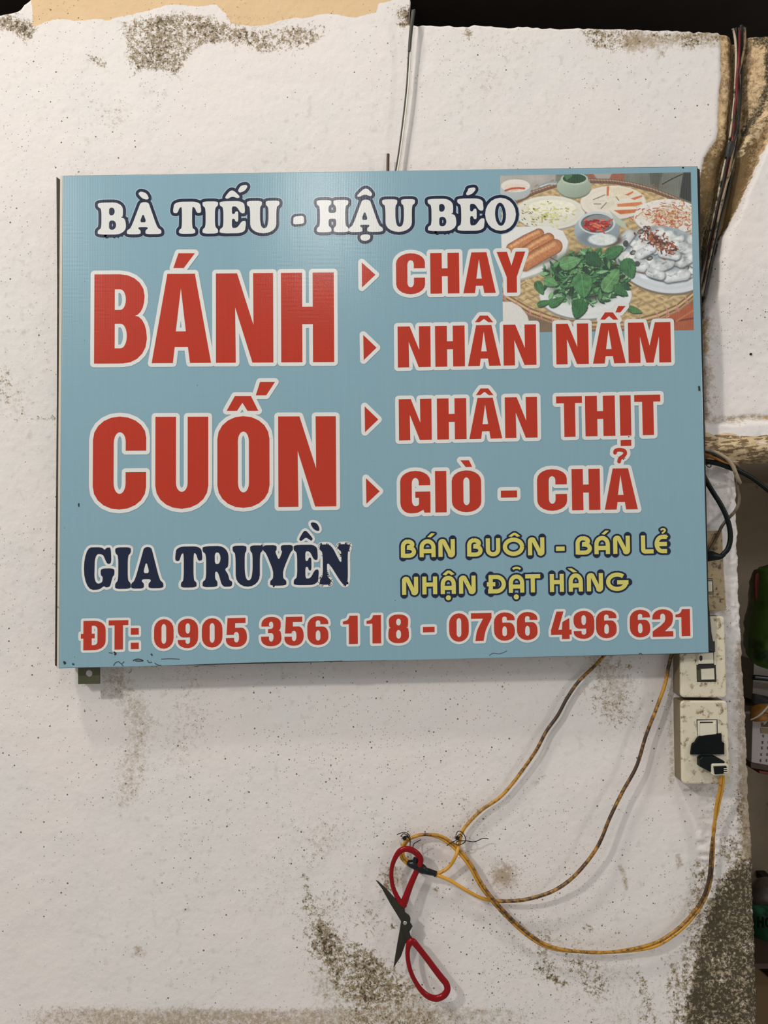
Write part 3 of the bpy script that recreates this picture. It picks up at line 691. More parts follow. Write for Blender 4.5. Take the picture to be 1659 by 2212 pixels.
def glyph(pr, ln, font, ch, xl, xr_, w_, dr=0.0, halo=0.0):
    outer, holes = font[ch]
    rp = []
    # round in pixel space so the curves keep their shape
    def cv(l): return bez_fillet([ln.pt(xl, xr_, p[0], p[1]) + (tuple(p[2:]) if len(p) > 2 else (dr, dr)) for p in l], 0, 5)
    pr.poly([cv(outer)] + [cv(h) for h in holes], w_, halo, 'digit' if ch.isdigit() else 'letter')

# --- big red words
p = Print()
L1 = Line(((204, 785.5), (720, 782)), ((204, 592.8), (720, 588.6)))
for c, a, b in (('B', 203, 317), ('A', 327.5, 456), ('N', 466.5, 590.5), ('H', 607.5, 722)): glyph(p, L1, HEAVY, c, a, b, 8.2)
p.poly([[(385.5, 547), (421, 547), (397, 579), (374.5, 579)]], 8.2)
L2 = Line(((200, 1100.5), (725, 1093.5)), ((200, 901), (725, 899)))
for c, a, b in (('C', 200, 315.5), ('U', 335.3, 450), ('O', 469.5, 582.5), ('N', 601.5, 726.5)): glyph(p, L2, HEAVY, c, a, b, 8.4)
p.poly([[(489.6, 887.4), (507.5, 855.3), (542, 855.3), (558, 887.4), (534.5, 887.4), (523.6, 870), (512, 887.4)]], 8.2)
p.poly([[(561.7, 825), (594, 825), (575, 854), (552.5, 854)]], 8.2)
p.build('large red words BÁNH CUỐN outlined in white', V_RED, V_WHITE)
# --- red list on the right
p = Print()
for l, chars in (
  (Line(((856, 635.5), (1128, 631.7)), ((856, 548), (1128, 543.4))), (('C', 856, 918.5), ('H', 930, 992.5), ('A', 1001, 1071), ('Y', 1074, 1136))),
  (Line(((857, 794), (1447, 782.4)), ((857, 705.5), (1447, 695.5))), (('N', 859.5, 930.5), ('H', 940.5, 1004.5), ('A', 1011, 1082), ('N', 1088, 1159), ('N', 1202, 1272), ('A', 1281, 1352), ('M', 1358, 1450))),
  (Line(((860, 951.6), (1424, 939.3)), ((860, 862.5), (1424, 852.5))), (('N', 862, 932.8), ('H', 944.5, 1008), ('A', 1014, 1085), ('N', 1091.5, 1161.3), ('T', 1202.5, 1258.5), ('H', 1265, 1329.5), ('I', 1340, 1364), ('T', 1371.5, 1428))),
  (Line(((864, 1108.3), (1375, 1100)), ((864, 1018.5), (1375, 1011.3))), (('G', 865, 930), ('I', 940.5, 965), ('O', 976.5, 1040), ('C', 1161, 1225.5), ('H', 1236, 1297), ('A', 1306.5, 1378)))):
    for c, a, b in chars: glyph(p, l, HEAVY, c, a, b, 7.8)
def hat(x0, x1, yb, yt, ht=.42): 
    w_ = x1-x0; return [(x0, yb), (x0+w_*.27, yt), (x0+w_*.70, yt), (x1, yb), (x1-w_*.27, yb), (x0+w_*.49, yb-(yb-yt)*ht), (x0+w_*.25, yb)]
p.poly([hat(1026, 1065.5, 696, 681.7, .5)], 7.6); p.poly([hat(1296.5, 1335.5, 690.5, 674.7, .5)], 7.6)
p.poly([[(1335.5, 661), (1351.5, 661), (1340, 674.7), (1329.5, 674.7)]], 7.6)
p.poly([hat(1028, 1066, 853.5, 839, .5)], 7.6)
p.poly([[(1340.5, 950.7), (1363.5, 950), (1363.8, 963), (1340.8, 963.6)]], 7.6)
p.poly([[(994.3, 994.3), (1013, 994), (1020, 1008.6), (1006, 1009)]], 7.6)
p.poly([[(1082, 1060), (1116.8, 1059.4), (1117, 1074.2), (1082, 1074.8)]], 7.6, nm='dash')
hk = catmull([(1328.5, 979), (1330, 973.5), (1338, 971.5), (1348, 973.5), (1350.5, 979.5), (1346, 985.5), (1339.5, 990), (1337, 998.5)], 4)
p.strokes([hk.tolist()], 4.0, 7.0, 'accent_mark')
for tri in ([(781.5, 567), (811, 593.5), (782, 621)], [(784.6, 723.5), (813.5, 751), (785.6, 778)], [(787.7, 877.8), (817, 906), (788.5, 933.3)], [(790.5, 1033), (820, 1061.2), (791.4, 1088)]):
    p.poly([tri], 8.0, nm='arrow_mark')
p.build('red menu list CHAY, NHÂN NẤM, NHÂN THỊT, GIÒ - CHẢ with arrow points', V_RED, V_WHITE)
# --- phone line
p = Print()
L = Line(((174, 1405), (1490, 1374)), ((174, 1341.5), (1490, 1315.5)))
ph = [('D', 174.5, 228), ('T', 234.5, 277)]
ph += list(zip('0905', (332.6, 384, 436, 488), (375, 428, 480.5, 533.5))) + list(zip('356', (564, 614.5, 664), (608, 656, 709.5))) + list(zip('118', (741, 792, 839), (773, 823.5, 883.5)))
ph += list(zip('0766', (970.5, 1018, 1067.5, 1117), (1013, 1062.5, 1112.5, 1161.5))) + list(zip('496', (1190.5, 1239.5, 1288), (1235, 1284.5, 1332.5))) + list(zip('621', (1361, 1410, 1460), (1405, 1454.5, 1491.5)))
for c, a, b in ph: glyph(p, L, HEAVY, c, a, b, 5.6)
p.poly([[(282.5, 1357), (299.5, 1356.7), (299.7, 1370.7), (282.5, 1371)]], 5.6); p.poly([[(282.5, 1388.4), (299.6, 1388), (299.8, 1402), (282.5, 1402.4)]], 5.6)
p.poly([[(913.5, 1354.3), (938.6, 1353.8), (938.8, 1365.6), (913.5, 1366.2)]], 5.6, nm='dash')
p.build('red telephone numbers along the bottom edge', V_RED, V_WHITE)
# --- BÀ TIẾU - HẬU BÉO
p = Print(); w1 = 6.6
L = Line(((212, 507), (1110, 497.5)), ((212, 437.8), (1110, 427.6)))
for c, a, b in (('B', 211, 272), ('A', 274, 348.5), ('T', 373, 435.5), ('I', 437.5, 471), ('E', 474.5, 532), ('U', 533.5, 604), ('H', 684.5, 753), ('A', 753.5, 827), ('U', 826, 897), ('B', 924.5, 986), ('E', 988.5, 1048), ('O', 1048.5, 1115)):
    glyph(p, L, ROUND, c, a, b, w1, r3, 1.6)
def fp(pts, r=.35): return bez_fillet([(a, b, r, r) for a, b in pts], 0, 5)
p.poly([fp([(299, 417), (304, 413.5), (316, 417), (322, 428), (318, 431.5), (308, 429), (300, 421)])], w1, 1.6)
p.poly([fp([(485, 427), (497, 411.5), (505, 411.5), (519, 425), (514, 428.5), (502, 424), (491, 430)])], w1, 1.6)
p.poly([fp([(513.5, 412), (520, 401), (532, 399), (535, 403), (529, 412), (518, 416.5)])], w1, 1.6)
p.poly([fp([(634, 468), (656, 466), (657, 483), (633, 485)], .25)], w1-1, 1.6)
p.poly([fp([(770.5, 423), (785, 408), (794, 407), (805, 419), (801, 424.5), (788, 419.5), (775, 426)])], w1, 1.6)
p.poly([fp([(777, 512), (782, 506.5), (797, 506), (801, 511), (797, 519.5), (782, 521)], .5)], w1, 1.6)
p.poly([fp([(1006, 419), (1011, 411), (1011, 407), (1025, 404.5), (1028, 409), (1021, 418), (1010, 422.5)])], w1, 1.6)
p.build('white names BÀ TIẾU - HẬU BÉO outlined in navy', V_WHITE, V_NAVY, V_HALO)
# --- GIA TRUYỀN
p = Print(); w2 = 5.4
L = Line(((182, 1273.8), (755, 1262)), ((182, 1183.5), (755, 1175.3)))
for c, a, b in (('G', 181, 247), ('I', 248.5, 282.5), ('A', 283, 353), ('T', 377.5, 438), ('R', 437.5, 502), ('U', 502.5, 568), ('Y', 568, 633), ('E', 634.5, 689.5), ('N', 691, 756)):
    glyph(p, L, ROUND, c, a, b, w2, r3)
p.poly([fp([(645.5, 1165), (656, 1147), (662, 1146.5), (676, 1163), (673, 1169), (661, 1160.5), (650, 1169.5)], .3)], w2)
p.poly([fp([(670, 1131), (675, 1127.5), (686, 1131), (691, 1144), (687, 1148), (677, 1143)], .4)], w2)
p.build('navy words GIA TRUYỀN outlined in white', V_NAVY, V_WHITE)
# --- yellow lines
p = Print(); t3, w3 = 4.5, 3.7
for l, chars in (
  (Line(((866, 1204.5), (1442, 1194.3)), ((866, 1166.6), (1442, 1155.6))), (('B', 866, 899), ('A', 906, 941.5), ('N', 946.5, 983.5), ('B', 1009, 1043), ('U', 1049, 1081.5), ('O', 1085, 1134), ('N', 1140, 1177), ('B', 1243, 1279.5), ('A', 1284, 1318), ('N', 1324, 1362), ('L', 1384, 1412), ('E', 1414, 1444))),
  (Line(((867, 1285), (1356, 1275.8)), ((867, 1246.6), (1356, 1236.8))), (('N', 868, 904), ('H', 912, 945), ('A', 952, 985), ('N', 991, 1028.5), ('D', 1052, 1093.5), ('A', 1099, 1133), ('T', 1135, 1167.5), ('H', 1188, 1218.5), ('A', 1229, 1259), ('N', 1267.5, 1303.5), ('G', 1309, 1358)))):
    for c, a, b in chars:
        p.strokes([[l.pt(a, b, *q) for q in s] for s in MONO[c]], t3, w3)
for poly in ([(923, 1160), (932, 1151.5), (940, 1152.5), (930, 1161)], [(1098, 1158.5), (1109, 1150.8), (1114, 1150.8), (1124, 1158), (1117, 1159.5), (1111, 1155.5), (1105, 1160)],
             [(1299, 1153.8), (1308, 1146), (1315.5, 1146.5), (1306, 1155)], [(1201, 1180.6), (1219.6, 1180.3), (1219.8, 1190), (1201, 1190.4)],
             [(956, 1241), (966, 1232.5), (972, 1232.5), (982, 1240), (975, 1242.6), (969, 1237.6), (963, 1243)], [(1226, 1228), (1235, 1227.6), (1247, 1235.6), (1238, 1236.5)]):
    p.poly([poly], w3)
p.strokes([arc(1116, 1231.5, 8.5, 5.2, 200, 340, 6)], 2.2, w3-.3, 'accent_mark')
for cx_, cy_ in ((968.6, 1291.3), (1115.3, 1289.3)): p.poly([circ(cx_, cy_, 5.6, 16)], w3)
p.strokes([catmull([(1427.5, 1144.6), (1432, 1142.6), (1436.6, 1145), (1434, 1149), (1430.5, 1151.5)], 4).tolist()], 1.9, w3-.3, 'accent_mark')
p.build('yellow words BÁN BUÔN - BÁN LẺ, NHẬN ĐẶT HÀNG outlined in navy', V_YEL, V_NAVY)

# ------------------------------------------------------------------ printed food picture (flat print, colour carried by a fine mesh)
def s2l(c): 
    c = np.asarray(c, float)/255; return np.where(c <= .04045, c/12.92, ((c+.055)/1.055)**2.4)
def food_print():
    nx_, ny_ = 470, 390
    u = np.linspace(0, 1, nx_+1)[None, :]; v = np.linspace(0, 1, ny_+1)[:, None]
    TL, TR, BR, BL = (67, 97), (1434, 74), (1456, 1205), (90, 1222)
    X = ((TL[0]*(1-u)+TR[0]*u)*(1-v) + (BL[0]*(1-u)+BR[0]*u)*v); Y = ((TL[1]*(1-u)+TR[1]*u)*(1-v) + (BL[1]*(1-u)+BR[1]*u)*v)
    C = np.zeros(X.shape+(3,)); R_ = random.Random(5)
    n1 = fbm(X, Y, 60, 100); n2 = fbm(X, Y, 14, 101); n3 = fbm(X, Y, 30, 103)
    def put(mask, col, shade=None):
        col = s2l(col)
        c = np.broadcast_to(col, C.shape) if shade is None else col*shade[..., None]
        C[:] = C*(1-mask[..., None]) + c*mask[..., None]
    def box_(pts, pad):
        a = np.array(pts, float); return a.min(0)-pad, a.max(0)+pad
    def line(pts, r, col, shade=1.0, edge=1.6, alpha=1.0):
        lo, hi = box_(pts, r+4); m = (X > lo[0]) & (X < hi[0]) & (Y > lo[1]) & (Y < hi[1])
        if not m.any(): return
        d = segdist(X[m], Y[m], pts); a = (1-sstep(r-edge, r+edge, d))*alpha
        sh = shade*(1.0-0.35*(d/max(r, 1))**2); C[m] = C[m]*(1-a[:, None]) + s2l(col)*np.clip(sh, .3, 2)[:, None]*a[:, None]
    def poly(pts, col, shade=None, e=2.0):
        lo, hi = box_(pts, 6); m = (X > lo[0]) & (X < hi[0]) & (Y > lo[1]) & (Y < hi[1])
        if not m.any(): return
        a = soft(X[m], Y[m], pts, e); sh = 1.0 if shade is None else shade[m][:, None]
        C[m] = C[m]*(1-a[:, None]) + s2l(col)*sh*a[:, None]
    def ell(cx_, cy_, rx, ry, col, rot_=0, shade=None, e=0.02, lit=0.0, rim=None):
        c, s = math.cos(math.radians(rot_)), math.sin(math.radians(rot_))
        a = ((X-cx_)*c+(Y-cy_)*s)/rx; b = (-(X-cx_)*s+(Y-cy_)*c)/ry; r = np.hypot(a, b)
        m = 1-sstep(1-e, 1+e, r); sh = (1.0 if shade is None else shade) + lit*(-(a+b*1.4)*0.5) + 0*r
        if rim: sh = sh*(1-rim*np.exp(-((r-.82)/.05)**2))
        put(m, col, sh if np.ndim(sh) else np.full(X.shape, sh))
    put(np.ones(X.shape), (112, 116, 106), 0.75+0.5*n1)
    poly([(60, 60), (470, 60), (450, 260), (60, 330)], (172, 168, 160), 0.8+0.4*n1, 12)
    poly([(690, 60), (960, 60), (960, 140), (900, 125), (700, 130)], (150, 92, 70), 0.8+.4*n2, 5)
    poly([(720, 60), (880, 60), (850, 120), (760, 120)], (165, 162, 152), None, 5)
    poly([(1130, 60), (1240, 60), (1200, 190), (1150, 170)], (84, 88, 80), 0.8+.4*n1, 10)
    poly([(1380, 70), (1440, 60), (1440, 290), (1352, 255)], (45, 48, 46), None, 5)
    poly([(60, 930), (1460, 930), (1460, 1230), (60, 1230)], (120, 100, 78), 0.8+.4*n1, 5)
    poly([(1180, 1130), (1460, 1000), (1460, 1230), (1180, 1230)], (166, 84, 50), 0.8+.4*n1, 6)
    line([(1190, 1160), (1456, 1120)], 7, (120, 50, 30)); line([(1330, 1140), (1460, 1060)], 8, (190, 110, 70))
    bk = [(60, 360), (180, 285), (300, 225), (450, 172), (590, 148), (720, 135), (870, 140), (1000, 158), (1160, 200), (1320, 262), (1500, 380), (1500, 920), (1340, 1040), (1200, 1100), (960, 1168), (700, 1172), (440, 1120), (280, 1065), (60, 940)]
    wv = np.sin((X+Y*1.1)/11.0)*np.sin((X-Y*.8)/26.0); wv2 = np.where(((X/62).astype(int)+(Y/44).astype(int)) % 2 == 0, np.sin((Y+.35*X)/7.5), np.sin((X*.6-Y)/7.5))
    poly(bk, (206, 178, 128), 0.80+0.20*wv2+0.10*wv+0.22*(n2-.5), 4)
    for k in range(130):
        x = R_.uniform(90, 1450); y = R_.choice((R_.uniform(840, 1130), R_.uniform(150, 560))); a = R_.choice((.5, -.6)); L = R_.uniform(14, 40)
        line([(x, y), (x+L, y+L*a)], R_.uniform(2, 5), R_.choice(((118, 88, 48), (232, 208, 160), (150, 116, 70))), alpha=.7)
    rimt = [(90, 350), (180, 285), (300, 222), (450, 170), (590, 148), (720, 135), (870, 140), (1000, 158), (1160, 200), (1320, 262), (1440, 340)]
    line(rimt, 17, (122, 92, 72)); line([(x, y-8) for x, y in rimt], 5, (186, 150, 126))
    for k in range(70):
        t = k/70*(len(rimt)-1); i = int(t); q = t-i; x = rimt[i][0]*(1-q)+rimt[i+1][0]*q; y = rimt[i][1]*(1-q)+rimt[i+1][1]*q
        line([(x-4, y-14), (x+6, y+12)], 2.2, (80, 52, 44), alpha=.7)
    rimb = [(60, 935), (100, 965), (280, 1072), (440, 1130), (560, 1158), (700, 1175), (960, 1172), (1200, 1108), (1340, 1045), (1470, 940)]
    line(rimb, 26, (182, 146, 100)); line([(x, y+8) for x, y in rimb], 4, (110, 78, 46)); line([(x, y-9) for x, y in rimb], 4, (222, 194, 146)); line([(x, y-24) for x, y in rimb], 4, (128, 96, 58))
    for k in range(18):
        t = k/18*(len(rimb)-1); i = int(t); q = t-i; x = rimb[i][0]*(1-q)+rimb[i+1][0]*q; y = rimb[i][1]*(1-q)+rimb[i+1][1]*q
        line([(x-8, y-24), (x+8, y+24)], 5, (206, 140, 136)); line([(x-13, y+12), (x+10, y+20)], 4, (196, 128, 126))
    # white bowl bottom left, sauce bowl top left
    poly([(60, 1000), (150, 1002), (215, 1040), (262, 1100), (285, 1180), (60, 1230)], (216, 214, 208), None, 4)
    ell(175, 200, 112, 72, (176, 184, 184), lit=.1); ell(178, 170, 104, 46, (222, 216, 206)); ell(178, 182, 80, 26, (224, 205, 190)); line([(105, 205), (150, 190), (200, 186), (240, 190)], 7, (190, 78, 55)); line([(150, 205), (190, 198)], 6, (226, 190, 150))
    # plates
    ell(425, 372, 250, 122, (150, 150, 140)); ell(425, 362, 250, 120, (222, 220, 206), lit=.04, rim=.06)
    ell(440, 330, 170, 60, (236, 232, 212), shade=.9+.2*n2)
    for k in range(150):
        x = R_.gauss(400, 95); y = R_.gauss(375, 38); a = R_.uniform(0, 6.28); L = R_.uniform(8, 34)
        line([(x, y), (x+L*math.cos(a), y+L*math.sin(a)*.6)], R_.uniform(2, 5), R_.choice(((206, 204, 112), (222, 218, 146), (176, 176, 90), (238, 234, 214), (232, 228, 200))))
    for k in range(26): x = R_.gauss(300, 60); y = R_.gauss(400, 50); line([(x, y), (x+6, y+4)], 3, (74, 84, 44))
    line([(350, 175), (400, 150), (470, 145)], 8, (150, 165, 168)); line([(354, 178), (410, 158), (470, 156)], 3, (230, 230, 222))
    ell(880, 300, 235, 122, (150, 142, 126)); ell(878, 290, 235, 120, (226, 218, 204), lit=.04, rim=.06)
    poly([(830, 180), (905, 172), (930, 250), (905, 275), (830, 270)], (230, 220, 196), .8+.3*n2); poly([(832, 175), (850, 172), (846, 240), (830, 246)], (204, 112, 62))
    poly([(930, 235), (1010, 205), (1025, 215), (975, 240)], (208, 124, 74)); poly([(905, 180), (1000, 195), (1060, 230), (930, 270)], (228, 216, 190), .8+.3*n2)
    poly([(960, 235), (1020, 208), (1022, 220), (985, 242)], (206, 112, 62)); poly([(1000, 262), (1085, 236), (1086, 250), (1030, 272)], (206, 112, 62))
    poly([(905, 300), (1080, 285), (1088, 300), (1030, 322), (908, 322)], (208, 128, 76), .8+.4*n2); poly([(880, 345), (1040, 335), (1042, 362), (930, 376)], (200, 112, 62), .8+.4*n2)
    poly([(870, 322), (1040, 318), (1045, 338), (880, 345)], (230, 220, 198)); poly([(690, 300), (790, 250), (830, 270), (760, 330)], (228, 222, 204), .8+.3*n2); poly([(760, 330), (880, 270), (890, 310), (800, 345)], (222, 214, 192), .8+.3*n2)
    for a in ([(735, 270), (820, 235)], [(790, 335), (830, 290)], [(900, 250), (918, 275)], [(740, 300), (790, 300)]): line(a, 3, (120, 100, 70))
    ell(1270, 402, 240, 128, (140, 138, 132)); ell(1268, 392, 240, 126, (226, 222, 214), lit=.04, rim=.06)
    for k in range(330):
        x = R_.gauss(1270, 88); y = R_.gauss(382, 44); a = R_.uniform(0, 6.28); b_ = a+R_.uniform(-1.6, 1.6); L = R_.uniform(14, 38)
        x2, y2 = x+L*math.cos(a), y+L*math.sin(a)*.6
        line([(x, y), (x2, y2), (x2+L*.7*math.cos(b_), y2+L*.5*math.sin(b_))], R_.uniform(2.2, 4.4), R_.choice(((212, 104, 56), (226, 200, 160), (234, 214, 184), (204, 150, 96), (196, 82, 44), (236, 224, 204))), R_.uniform(.75, 1.1))
    # big plate of steamed rolls
    ell(1235, 745, 345, 205, (120, 110, 90), 12); ell(1232, 728, 340, 205, (206, 212, 216), 12, lit=-.04, rim=.08)
    ell(1235, 650, 300, 190, (160, 172, 178), 8, shade=.7+.5*n3)
    for k in range(46):
        x = R_.uniform(930, 1450); y = 520+R_.uniform(0, 300); 
        if ((x-1230)/300)**2+((y-660)/190)**2 > 1: continue
        a = R_.uniform(-.9, .5); L = R_.uniform(20, 60); r = R_.uniform(18, 42)
        line([(x, y+8), (x+L*math.cos(a), y+8+L*math.sin(a))], r, (84, 100, 110), .8, 6); line([(x, y), (x+L*math.cos(a), y+L*math.sin(a))], r, (224, 226, 224), 1.0, 5)
    for x, y in ((970, 590), (1050, 720), (1140, 690), (1075, 500), (1330, 700), (1230, 600), (1400, 760), (1020, 650)):
        ell(x, y, 24, 17, (66, 74, 76), -20); ell(x+3, y, 12, 8, (150, 140, 120), -20)
    for x, y, L, r, a in ((1225, 735, 50, 48, -.4), (1330, 815, 60, 42, -.15), (1110, 640, 50, 34, -.5), (1370, 610, 50, 40, .3), (960, 560, 50, 40, -.9), (1060, 740, 30, 44, .2), (1180, 800, 40, 34, .3), (1400, 700, 40, 38, -.5), (1280, 660, 50, 34, .2)):
        q = [(x-L*math.cos(a), y-L*math.sin(a)), (x+L*math.cos(a), y+L*math.sin(a))]
        line([(p_[0]+3, p_[1]+9) for p_ in q], r+2, (92, 108, 118), 1, 9); line(q, r, (206, 210, 210), 1.05, 6)
        for e_ in range(7): x1 = x+R_.uniform(-L, L); y1 = y+R_.uniform(-r*.6, r*.6); line([(x1, y1), (x1+R_.uniform(-26, 26), y1+R_.uniform(-12, 12))], R_.uniform(2, 6), R_.choice(((150, 162, 170), (238, 240, 238), (176, 186, 190))), alpha=.8)
    mr = (((X-1235)/300)**2+((Y-670)/185)**2 < 1) & (C[..., 2] > .25); C[mr] *= (0.45+1.05*fbm(X, Y, 34, 120)**.8)[mr][:, None]
    ell(1050, 730, 22, 20, (70, 78, 80)); ell(968, 585, 20, 24, (64, 74, 72)); line([(1060, 790), (1110, 800)], 3, (150, 70, 50)); line([(1095, 800), (1120, 770)], 3, (120, 120, 110))
    for k in range(150):
        q = R_.random(); x = 1080+q*230+R_.gauss(0, 28); y = 500+q*130+R_.gauss(0, 28); a = R_.uniform(0, 6.28); L = R_.uniform(8, 30)
        line([(x, y), (x+L*math.cos(a), y+L*math.sin(a)*.7)], R_.uniform(3, 7), R_.choice(((132, 66, 40), (158, 84, 52), (96, 46, 30), (176, 112, 72))))
    # spring rolls
    poly([(40, 520), (180, 472), (420, 466), (520, 500), (562, 580), (545, 660), (470, 745), (330, 815), (200, 855), (60, 830)], (172, 172, 166), None, 6)
    poly([(40, 510), (180, 465), (420, 460), (518, 494), (556, 570), (538, 648), (465, 735), (330, 800), (200, 842), (60, 820)], (222, 222, 218), None, 4)
    line([(250, 762), (450, 672)], 26, (150, 140, 130), 1, 14)
    for a, r in (([(150, 618), (250, 560), (345, 515)], 36), ([(230, 660), (330, 590), (415, 548)], 38), ([(245, 730), (350, 665), (462, 605)], 50)):
        line(a, r+3, (120, 66, 36)); line(a, r, (196, 126, 78), 1.0, 4); line([(x-5, y-r*.35) for x, y in a], r*.35, (224, 164, 112), 1.0, r*.3)
    m = (C[..., 0] > 1.6*C[..., 2]) & (X < 520) & (Y > 470) & (Y < 830); C[m] *= (0.62+0.76*fbm(X, Y, 9, 110))[m][:, None]
    # green bowl and chilli bowl
    ell(598, 190, 122, 74, (120, 130, 116), lit=.18); ell(598, 176, 124, 78, (160, 174, 156), lit=.22); ell(600, 122, 98, 44, (178, 190, 172)); ell(600, 118, 84, 34, (30, 66, 42), shade=.7+.7*n2); poly([(520, 90), (570, 70), (585, 100), (545, 130)], (74, 118, 78), None, 4)
    ell(800, 560, 150, 52, (90, 84, 70), e=.2); ell(762, 490, 164, 122, (148, 162, 168), lit=.30); ell(745, 545, 120, 56, (118, 132, 142), e=.3); ell(762, 436, 132, 82, (196, 206, 208)); ell(762, 440, 116, 68, (96, 102, 106)); ell(775, 430, 100, 52, (140, 144, 146), shade=.8+.3*n3)
    ell(800, 555, 100, 42, (214, 222, 218), e=.15, shade=.75+.5*n2)
    for k in range(120):
        x = R_.gauss(742, 48); y = R_.gauss(458, 22)
        if ((x-757)/104)**2+((y-446)/56)**2 > 1: continue
        a = R_.uniform(-.6, .6); L = R_.uniform(10, 34); line([(x, y), (x+L*math.cos(a), y+L*math.sin(a))], R_.uniform(3, 8), R_.choice(((176, 36, 26), (206, 66, 48), (146, 24, 20), (224, 120, 96))))
    poly([(850, 345), (965, 440), (975, 480), (900, 440)], (176, 190, 172), None, 3)
    # plate of herbs
    ell(680, 970, 332, 168, (140, 140, 132)); ell(680, 955, 330, 168, (218, 222, 220), rim=.05)
    gr = [(34, 78, 48), (58, 112, 68), (88, 142, 88), (44, 96, 58), (120, 168, 118), (26, 60, 42), (72, 128, 80)]
    ell(680, 820, 280, 190, (26, 58, 38), e=.25)
    for k in range(260):
        r = math.sqrt(R_.random()); a0 = R_.uniform(0, 6.28); x = 670+r*320*math.cos(a0); y = 830+r*205*math.sin(a0)
        if y < 700 and abs(x-700) > 190: continue
        a = R_.uniform(0, 6.28); L = R_.uniform(18, 46); wd = L*R_.uniform(.25, .45); c_, s0 = math.cos(a), math.sin(a)*.8
        pts = [(x-L*c_, y-L*s0), (x-s0*wd-L*.3*c_, y+c_*wd-L*.3*s0), (x-s0*wd*.8+L*.4*c_, y+c_*wd*.8+L*.4*s0), (x+L*c_, y+L*s0), (x+s0*wd*.8+L*.4*c_, y-c_*wd*.8+L*.4*s0), (x+s0*wd-L*.3*c_, y-c_*wd-L*.3*s0)]
        col = R_.choice(gr); poly([(p_[0]+3, p_[1]+5) for p_ in pts], (18, 44, 30), None, 3); poly(pts, col, .8+.4*n2, 2); line([pts[0], pts[3]], 1.6, tuple(min(255, int(q*1.35)) for q in col))
    for k in range(24): x = R_.uniform(420, 900); y = R_.uniform(650, 950); a = R_.uniform(.3, 2.6); line([(x, y), (x+60*math.cos(a), y+60*math.sin(a))], 3, R_.choice(((120, 160, 110), (70, 60, 50))))
    def leaf(x, y, L, wd, a, col):
        c_, s0 = math.cos(a), math.sin(a); P = []
        for k in range(40):
            t = k/40*2*math.pi; r = 1+.05*(k % 2); uu = -math.cos(t)*L*r; vv = math.sin(t)*wd*r*(1.25-.5*(-math.cos(t)))*.9
            P.append((x+uu*c_-vv*s0, y+uu*s0+vv*c_))
        poly([(q[0]+5, q[1]+8) for q in P], (20, 48, 32), None, 4); poly(P, col, .45+1.1*n3*(.7+.6*n2), 2)
        line([(x-L*c_, y-L*s0), (x+L*c_, y+L*s0)], 2.6, tuple(min(255, int(q*1.3)) for q in col))
        for q in (-.5, -.15, .2, .5):
            for sg in (-1, 1): line([(x+L*q*c_, y+L*q*s0), (x+L*(q+.25)*c_-sg*wd*.6*s0, y+L*(q+.25)*s0+sg*wd*.6*c_)], 1.5, tuple(min(255, int(v_*1.2)) for v_ in col))
    leaf(885, 640, 70, 36, -.5, (62, 116, 70)); leaf(990, 760, 72, 44, 1.2, (56, 110, 66)); leaf(570, 720, 76, 40, -.3, (98, 148, 96)); leaf(660, 885, 84, 58, 1.45, (72, 130, 78)); leaf(865, 850, 92, 44, -.95, (96, 146, 92)); leaf(630, 1052, 70, 46, 1.9, (44, 100, 56)); leaf(740, 700, 60, 40, .8, (36, 82, 50)); leaf(430, 860, 52, 30, .4, (90, 140, 88)); leaf(350, 900, 50, 26, 1.1, (60, 112, 66)); leaf(380, 1010, 50, 18, -.3, (62, 112, 64)); leaf(1030, 1060, 55, 20, .3, (70, 114, 62)); leaf(930, 920, 60, 28, .6, (52, 102, 60)); leaf(470, 1000, 60, 24, -.5, (58, 110, 64))
    C[:] = C*(0.93+0.14*rng.random(X.shape))[..., None]
    C[:] = C*0.90 + 0.006
    Xp, Yp = 1060+X/3.318, 350+Y/3.318
    V = px(Xp.ravel(), Yp.ravel(), HS+0.00006)
    I, J = np.meshgrid(np.arange(ny_), np.arange(nx_), indexing='ij'); W_ = nx_+1; a = (I*W_+J).ravel()
    F = np.stack([a, a+W_, a+W_+1, a+1], 1)
    m, nt, b = mat('printed_picture'); at = N(nt, 'ShaderNodeVertexColor', layer_name='ink'); co = N(nt, 'ShaderNodeTexCoord').outputs['Object']
    sep = N(nt, 'ShaderNodeSeparateXYZ'); lk(nt, co, sep.inputs[0])
    rb_ = mth(nt, 'MULTIPLY_ADD', mth(nt, 'SINE', mth(nt, 'MULTIPLY', sep.outputs[0], 2*math.pi/0.0023)), 0.5, 0.5)
    lk(nt, mixc(nt, mth(nt, 'MULTIPLY', rb_, 0.06), at.outputs[0], (0.6, 0.6, 0.58)), b.inputs['Base Color']); b.inputs['Roughness'].default_value = 0.36; bump(nt, b, rb_, 0.3, 0.0002)
    o = mesh('food_picture', V, F, m, sign)
    ca = o.data.color_attributes.new('ink', 'FLOAT_COLOR', 'POINT')
    ca.data.foreach_set('color', np.concatenate([C.reshape(-1, 3), np.ones((C.shape[0]*C.shape[1], 1))], 1).astype(np.float32).ravel())
    o['label'] = 'printed picture of plates of food and herbs on a round basket tray'
    return o
food_print()
